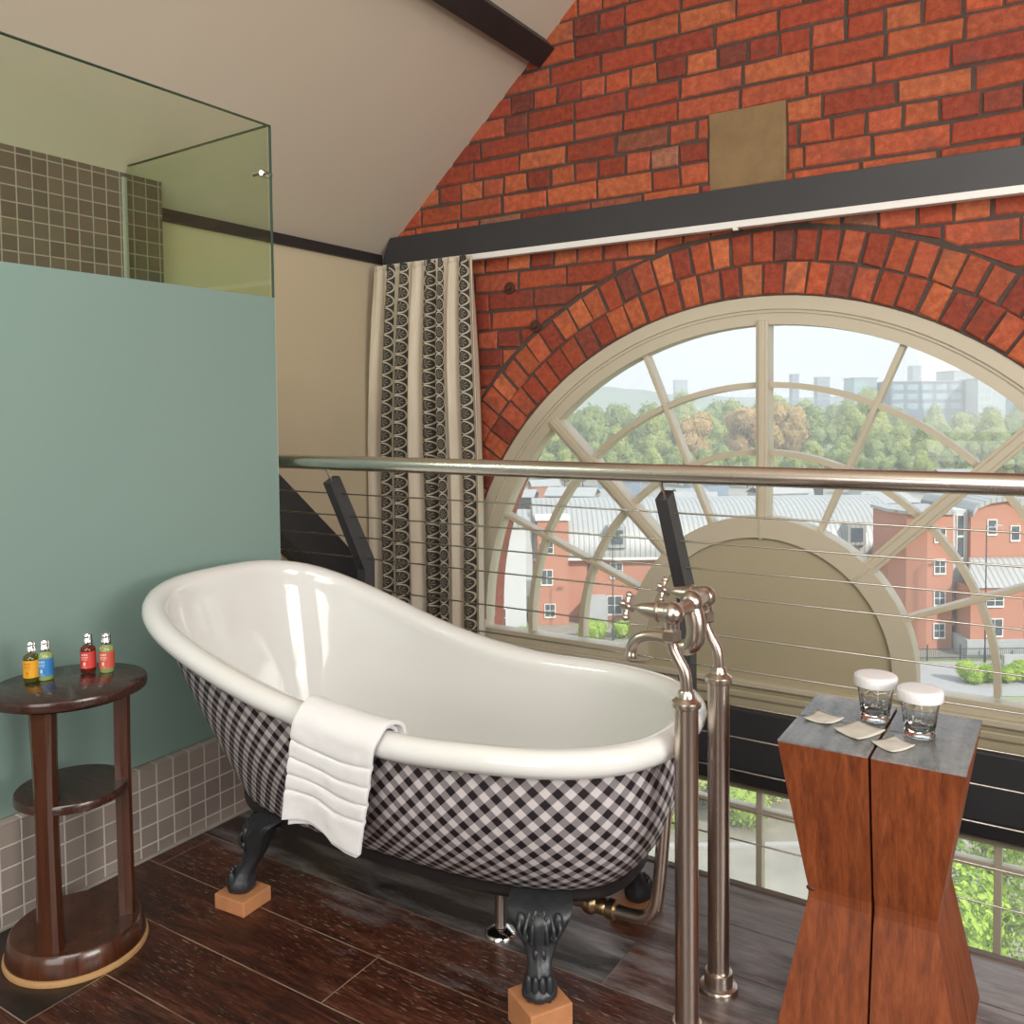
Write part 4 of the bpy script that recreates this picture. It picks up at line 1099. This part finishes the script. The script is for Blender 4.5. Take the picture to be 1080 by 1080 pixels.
# ---- wing on the right with the arched gable
wing = empty('brick_wing', label='red brick wing with an arched gable and stair tower, right of the long roof', cat='building'); place(wing, 0, 83)
bm = NB(); prism(bm, [(36.6,2.2,0),(37.4,.2,0),(39.0,-.6,0),(41.4,-.6,0),(42.0,.5,0),(42.0,6,0),(36.6,6,0)], (0,0,12.9)); build('stair_tower', bm, M['xbrick'], wing)
bm = NB(); prism(bm, [(36.4,2.1,12.9),(37.3,0,12.9),(38.9,-.8,12.9),(41.5,-.8,12.9),(42.1,.4,12.9),(42.1,6.2,12.9),(36.4,6.2,12.9)], (0,0,.3)); build('tower_roof', bm, M['xmetal'], wing)
for z in (11.0, 8.0, 5.0, 1.9): window(wing, (40.2,-.62,z), .95, 1.25)
part('stair_glazing', wing, 'xwhite', ((42.0,.6,2),(43.4,4,13.2)))
for z in (11.7, 9.6): window(wing, (42.7,.58,z), .6, 1.9, nz=1, nx=1)
bm = NB(); gp = [(43.4,0,0),(43.4,0,12.6)] + [(43.4+ 7.6*(1-cos(a))*.5*2*.5, 0, 12.6+1.5*sin(a)) for a in (.5,1.0,1.5)] + [(49,0,13.2),(51,0,11.6),(52.6,0,9.4),(53.4,0,7.2),(53.8,0,0)]
prism(bm, gp, (0,10,0)); build('gable_wall', bm, M['xbrick'], wing)
bm = NB(); rp_ = gp[1:-1]; prism(bm, [(x,-.35,z+.02) for x,_,z in rp_]+[(x+(.5 if x > 47 else 0),-.35,z+.5) for x,_,z in reversed(rp_)], (0,10.6,0)); build('barrel_roof', bm, M['xmetal'], wing)
for x, z in ((45.4,11.6),(47.6,11.0)): window(wing, (x,-.02,z), .75, 1.3, nx=1)
bm = NB(); prism(bm, [(41.8,-3.0,6.4),(52,-3.0,6.4),(51,-.4,8.6),(43.2,-.4,8.6)], (0,.3,.12)); build('lean_to_roof', bm, M['xmetal'], wing)
part('front_block', wing, 'xbrick', ((42.0,-2.8,1.6),(52.4,0,6.4)))
part('stone_base', wing, 'xgrey', ((41.6,-3.1,0),(52.8,0,1.6)))
for x in (44.2, 47.8, 51): window(wing, (x,-2.82,5.2), 1.5, .95); window(wing, (x,-2.82,2.7), 1.4, 1.5)
# ---- pale block at the left
pb = empty('pale_building', label='pale rendered building left of the red brick tower', cat='building'); place(pb, 0, 88)
part('wall', pb, 'xwhite', ((-7.5,0,0),(1.3,12,11.4))); part('roof', pb, 'xmetal', ((-7.8,-.3,11.4),(1.6,12.3,11.8)))
window(pb, (-2.0,-.02,2.2), 2.4, 1.8); window(pb, (-5.2,-.02,6.5), 1.4, 1.6)

# ---- low sheds and houses in the yard behind
shed_m = [M['xgrey'], M['xwhite'], M['xdark'], M['xbrick'], simple('brown cladding', (.22,.17,.13), .9), simple('blue grey cladding', (.22,.27,.33), .7)]
rs = random.Random(5)
for k in range(22):
    l = -8 + k*7.4 + rs.uniform(-2,2); d = (188, 208, 229)[k%3]
    w_, dp, h = rs.uniform(5,11), rs.uniform(6,12), rs.uniform(2.6,5.6)
    t = empty('low_shed', label='small low shed in the yard between the curved roof and the trees', cat='shed', group='sheds in the yard'); place(t, l, d, HG, rs.uniform(-.3,.3))
    bm = NB(); box(bm, (-w_/2,-dp/2,0),(w_/2,dp/2,h)); build('wall', bm, rs.choice(shed_m), t)
    bm = NB(); prism(bm, [(-w_/2-.3,-dp/2-.3,h),(w_/2+.3,-dp/2-.3,h),(w_/2+.3,0,h+1.4),(-w_/2-.3,0,h+1.4)], (0,0,.2)); prism(bm, [(-w_/2-.3,dp/2+.3,h),(w_/2+.3,dp/2+.3,h),(w_/2+.3,0,h+1.4),(-w_/2-.3,0,h+1.4)], (0,0,.2)); build('roof', bm, rs.choice([M['xmetal'], M['xgrey'], M['xgrey']]), t)

# ---- trees
def crown(bm, blobs, n, size, rs, shell=True):
    for c, r in blobs:
        if shell:
            q = bmesh.ops.create_icosphere(bm, subdivisions=2, radius=r*.86, matrix=Matrix.Translation(c))
            for v in q['verts']:
                v.co += (v.co-Vector(c))*.35*noise.noise(v.co*1.3/r*1.5)
    tot = sum(r*r for _, r in blobs)
    for c, r in blobs:
        for _ in range(int(n*r*r/tot)):
            dv = Vector((rs.gauss(0,1), rs.gauss(0,1), rs.gauss(0,1)))
            if dv.length < .01: continue
            dv.normalize(); p = Vector(c)+dv*r*rs.uniform(.78,1.12)
            a = (dv+Vector((rs.uniform(-.8,.8), rs.uniform(-.8,.8), rs.uniform(-.8,.8)))).normalized(); u_ = a.orthogonal().normalized()
            u_ = (Matrix.Rotation(rs.uniform(0, 6.28), 3, a) @ u_); w_ = a.cross(u_); s_ = size*rs.uniform(.6,1.3)
            bm.faces.new([bm.verts.new(p+u_*s_), bm.verts.new(p+w_*s_*.55+a*s_*.15), bm.verts.new(p-u_*s_), bm.verts.new(p-w_*s_*.55+a*s_*.1)])
def tree_proto(seed, hgt, rad, leaf, nl, size, trunk=True, shell=True, nb=16):
    rs = random.Random(seed)
    blobs = []
    for k in range(nb):
        a = rs.uniform(0, 2*pi); v = rs.uniform(0, 1); rr = rad*rs.uniform(.32,.52)
        ro = rad*.72*sin(pi*(.15+.8*v))*rs.uniform(.3,1)
        blobs.append((Vector((cos(a)*ro, sin(a)*ro, hgt*(.32+.56*v))), rr))
    t = empty('tree')
    bm = NB(); crown(bm, blobs, nl, size, rs, shell); build('crown', bm, leaf, t)
    if trunk:
        bm = NB(); tube(bm, [(0,0,0),(hgt*.01,0,hgt*.2),(-hgt*.01,.1,hgt*.45),(0,0,hgt*.75)], [hgt*.02,hgt*.016,hgt*.012,hgt*.004], 8)
        for k in range(5):
            a = rs.uniform(0,6.28); tube(bm, [(0,0,hgt*(.3+.06*k)),(cos(a)*rad*.35,sin(a)*rad*.35,hgt*(.42+.06*k)),(cos(a)*rad*.7,sin(a)*rad*.7,hgt*(.55+.05*k))], [hgt*.008,hgt*.006,hgt*.002], 6)
        build('trunk', bm, M['bark'], t)
    return t
protos = [tree_proto(11, 20, 7.5, M['leaf'], 2600, .55), tree_proto(12, 18, 8.5, M['leafdark'], 2600, .55), tree_proto(13, 19, 6.5, M['leaforange'], 2600, .5)]
used = [False]*3
LAB = ['pale green tree in the belt of trees beyond the yard', 'mid green tree in the belt of trees beyond the yard', 'russet tree in the belt of trees beyond the yard']
rs = random.Random(21)
spots = []
for px in range(520, 1180, 27): spots.append((px+rs.uniform(-6,6), (284,307)[px//27%2]+rs.uniform(-1,1), rs.uniform(.85,1.05)))
for px in range(530, 1200, 30): spots.append((px+rs.uniform(-6,6), (336,366)[px//30%2]+rs.uniform(-2,2), rs.uniform(1.12,1.35)))
for px in range(520, 1250, 33): spots.append((px+rs.uniform(-6,6), (425,465)[px//33%2]+rs.uniform(-3,3), rs.uniform(1.2,1.6)))
for px in range(545, 1200, 24): spots.append((px+rs.uniform(-5,5), (252,264)[px//24%2], rs.uniform(.5,.68)))
spots = [q for q in spots if not (q[1] < 330 and q[1] > 270 and any(abs(q[0]-c) < 40 for c in (735,783,828)))] + [(735,287,1.2),(783,310,1.3),(828,287,1.35)]
for px, d, s in spots:
    l = (px-540)/928*d
    kind = 0 if rs.random() < .55 else 1
    if px in (735,783,828): kind = 2
    o = protos[kind] if not used[kind] else copy_tree(protos[kind]); used[kind] = True
    if px > 925 and d > 280: s *= .82
    place(o, l, d, HG, rs.uniform(0, 6.28)); o.scale = (s*rs.uniform(.82,.98), s*rs.uniform(.82,.98), s*rs.uniform(.92,1.08))
    tag(o, LAB[kind], 'tree', ('pale green trees', 'mid green trees', 'russet trees')[kind]+' in the belt beyond the yard')
# nearer trees seen through the lower panes
near = [((13.6,27),(9.0,2.6),3,'lime green tree seen through the lower window, left of the mullion'), ((17.2,31),(10.5,2.8),4,'lime green tree seen through the lower window, right of the mullion')]
for (l, d), (h, r), sd, lb in near:
    o = tree_proto(sd, h, r, M['leaflime'], 5200, .13, True, False, 18); place(o, l, d, HG if h > 7 else HG); tag(o, lb, 'tree')
def bush(l, d, w_, h, n, lb, sd, m='leaflime', grp=None):
    rs = random.Random(sd); bm = NB()
    blobs = [(Vector((rs.uniform(-w_/2,w_/2), rs.uniform(-.5,.5), h*rs.uniform(.3,.62))), h*rs.uniform(.32,.46)) for _ in range(max(5, int(w_/h*4)))]
    crown(bm, blobs, n, .12, rs); o = build('bush', bm, M[m]); place(o, l, d, HG); tag(o, lb, 'bush', grp)
bush(10.6, 88, 7.0, 2.2, 2600, 'bright green bush in front of the long red brick building', 31)
bush(40.5, 72.5, 5.5, 1.9, 2200, 'bright green bush by the road railing at the right', 32)
bush(.6, 85.9, 3.2, 1.8, 1200, 'small yellow green bush at the foot of the pale building', 33)
for k, px in enumerate((694, 738, 782, 826)):
    bush((px-540)/928*49, 48.3+(k%2)*2.6, .9, 3.2, 1500, 'leafy green shrub in the hedge row seen under the dark beam', 40+k, 'leaf' if k % 2 else 'leaflime', 'hedge row shrubs below the window')
o = tree_proto(17, 7.5, 2.6, M['leaflime'], 2600, .16); place(o, 17.2, 90); tag(o, 'small pale tree in front of the red brick building, behind the tap', 'tree')
# street furniture
def lamp(l, d, h, lb):
    t = empty('lamp_post', label=lb, cat='lamp post'); place(t, l, d)
    bm = NB(); tube(bm, [(0,0,0),(0,0,1.2),(0,0,1.25),(0,0,h)], [.11,.10,.065,.05], 10); build('pole', bm, M['xdark'], t)
    bm = NB(); tube(bm, [(0,0,h-.1),(0,0,h+.1),(.35,0,h+.2),(.8,0,h+.2)], .035, 8); build('arm', bm, M['xdark'], t)
    bm = NB(); box(bm, (.7,-.12,h+.13),(1.35,.12,h+.26), .03); build('lamp_head', bm, M['xgrey'], t)
lamp(9.9, 87, 10.4, 'dark lamp post in front of the long brick building'); lamp(42.3, 78.2, 12.2, 'tall dark lamp post in front of the arched brick wing')
t = empty('road_railing', label='dark steel railing along the road at the right of the view', cat='railing'); place(t, 0, 79)
for z in (.25, 1.05): part('rail', t, 'xdark', ((34,-.03,z),(60,.03,z+.06)))
for k in range(9): x = 34.5+k*3; part('post', t, 'xdark', ((x-.05,-.05,0),(x+.05,.05,1.5)))
bm = NB()
for k in range(150): box(bm, (34.3+k*.17,-.012,.3),(34.325+k*.17,.012,1.05))
o = build('baluster', bm, M['xdark'], t); o['kind'] = 'stuff'
t = empty('low_wall', label='low grey wall behind the green bush at the road', cat='wall'); place(t, 0, 76.5); part('wall_face', t, 'xgrey', ((43,-.2,0),(62,.2,1.2)))
# ---- far offices and towers
def office(l, d, w_, dp, z0, z1, m, lb, rows=3, cols=6, name='office_building'):
    t = empty(name, label=lb, cat='building'); place(t, l, d)
    bm = NB(); box(bm, (-w_/2,0,0),(w_/2,dp,z1-HG)); build('wall', bm, m, t)
    hh = (z1-z0)/rows
    for r in range(rows):
        for c in range(cols):
            x = -w_/2+w_*(c+.5)/cols; z = z0-HG+hh*(r+.5)
            bm = NB(); box(bm, (x-w_/cols*.36,-.15,z-hh*.3),(x+w_/cols*.36,.1,z+hh*.3)); build('window', bm, M['xoff'], t)
    bm = NB(); box(bm, (-w_/2-.4,-.4,z1-HG),(w_/2+.4,dp+.4,z1-HG+.9)); build('parapet', bm, M['xgrey'], t)
M['xoff'] = simple('pale blue office glazing', (.34,.43,.47), .2, var=.3, vs=.2)
slate = simple('slate blue cladding', (.17,.20,.25), .6, var=.1, vs=.2); palegl = simple('pale blue green glass', (.36,.48,.50), .25, var=.15, vs=.2); stone = simple('pale grey cladding', (.50,.50,.49), .7, var=.08)
office(264, 560, 46, 30, -2, 16, slate, 'large slate blue office block on the skyline', 3, 5)
office(231, 575, 15, 18, 0, 19, palegl, 'pale blue green glass tower left of the slate office block', 5, 3, 'glass_tower')
office(293, 545, 9, 20, -2, 17, stone, 'pale stone stair tower at the right end of the slate office block', 4, 2)
office(314, 600, 26, 25, 0, 24, stone, 'pale grey office block right of the slate block', 5, 5)
office(345, 560, 34, 25, -2, 14, palegl, 'pale glazed office block at the far right of the skyline', 3, 6)
office(414, 900, 9, 12, 20, 41, stone, 'slim pale tower block behind the slate office block', 7, 2, 'tower_block')
office(290, 900, 7, 10, 8, 34, slate, 'small slate tower block on the skyline right of the upright window bar', 6, 2, 'tower_block')
office(354, 1000, 14, 12, 8, 34, slate, 'low wide slate block on the skyline left of the glass tower', 5, 4, 'tower_block')
office(193, 1000, 14, 14, 8, 32, stone, 'pale flat block on the wooded skyline left of the upright window bar', 4, 3, 'tower_block')
# thin spring haze over the valley
k = N('valley haze'); vs__ = k.n('VolumeScatter'); vs__.inputs['Color'].default_value = (1,1,1,1); vs__.inputs['Density'].default_value = .0013; vs__.inputs['Anisotropy'].default_value = .3
k.t.links.new(vs__.outputs[0], k.out.inputs['Volume'])
bm = NB(); box(bm, (-900, 0, 0), (1400, 820, 110)); hz = build('haze', bm, k.m); tag(hz, 'thin pale haze over the valley beyond the yard', 'haze', kind='structure'); place(hz, 0, 130, HG)

# ================================================================== LIGHT
wd = D.worlds.new('sky'); S.world = wd; wd.use_nodes = True; nt = wd.node_tree; nt.nodes.clear()
wo = nt.nodes.new('ShaderNodeOutputWorld'); bg = nt.nodes.new('ShaderNodeBackground'); nt.links.new(bg.outputs[0], wo.inputs[0])
tc = nt.nodes.new('ShaderNodeTexCoord'); sx = nt.nodes.new('ShaderNodeSeparateXYZ'); nt.links.new(tc.outputs['Generated'], sx.inputs[0])
rp = nt.nodes.new('ShaderNodeValToRGB'); nt.links.new(sx.outputs[2], rp.inputs[0])
rp.color_ramp.elements[0].position = 0; rp.color_ramp.elements[0].color = (.90,.93,.95,1); rp.color_ramp.elements[1].position = .5; rp.color_ramp.elements[1].color = (.70,.82,.95,1)
nt.links.new(rp.outputs[0], bg.inputs[0]); bg.inputs[1].default_value = 1.75
def area(n, loc, target, sx_, sy_, power, col=(1,1,1)):
    l = D.lights.new(n, 'AREA'); l.shape = 'RECTANGLE'; l.size = sx_; l.size_y = sy_; l.energy = power; l.color = col
    o = D.objects.new(n, l); link(o); o.location = loc
    o.rotation_euler = (Vector(target)-Vector(loc)).to_track_quat('-Z', 'Y').to_euler()
area('room_fill', (.8, -1.6, 3.2), (-1.2, 1.8, .8), 2.6, 2.0, 122, (1,.975,.94))  # added overhead fill behind the camera, no visible fitting
area('side_fill', (3.2, .2, 2.2), (-1.5, 1.8, 1.0), 2.0, 2.0, 60, (1,.97,.935))  # added fill from out of view at the right, for the stool front
area('shower_downlight', (-2.4, .35, 1.85), (-2.4, .9, .3), .3, .3, 20, (1,.97,.92))
area('ceiling_fill', (1.8, .7, 1.2), (-2.2, 2.4, 2.7), 1.4, .7, 46, (1,.97,.92))  # unseen fill added to brighten the ceiling towards the window
area('rear_fill', (-.4, -2.2, 1.3), (-1.9, 1.2, .6), 1.8, 1.4, 42, (1,.97,.93))  # low fill added behind the camera for glass, table and kerb; no window there
sl = D.lights.new('sun', 'SUN'); sl.energy = 5.6; sl.angle = radians(1.5); sl.color = (1,.96,.9)
so_ = D.objects.new('sun', sl); link(so_); so_.rotation_euler = Vector((-.9, .25, -.7)).to_track_quat('-Z', 'Y').to_euler()
vs_ = S.view_settings; vs_.view_transform = 'Standard'; vs_.look = 'None'; vs_.gamma = 1; vs_.exposure = 0; vs_.use_curve_mapping = False
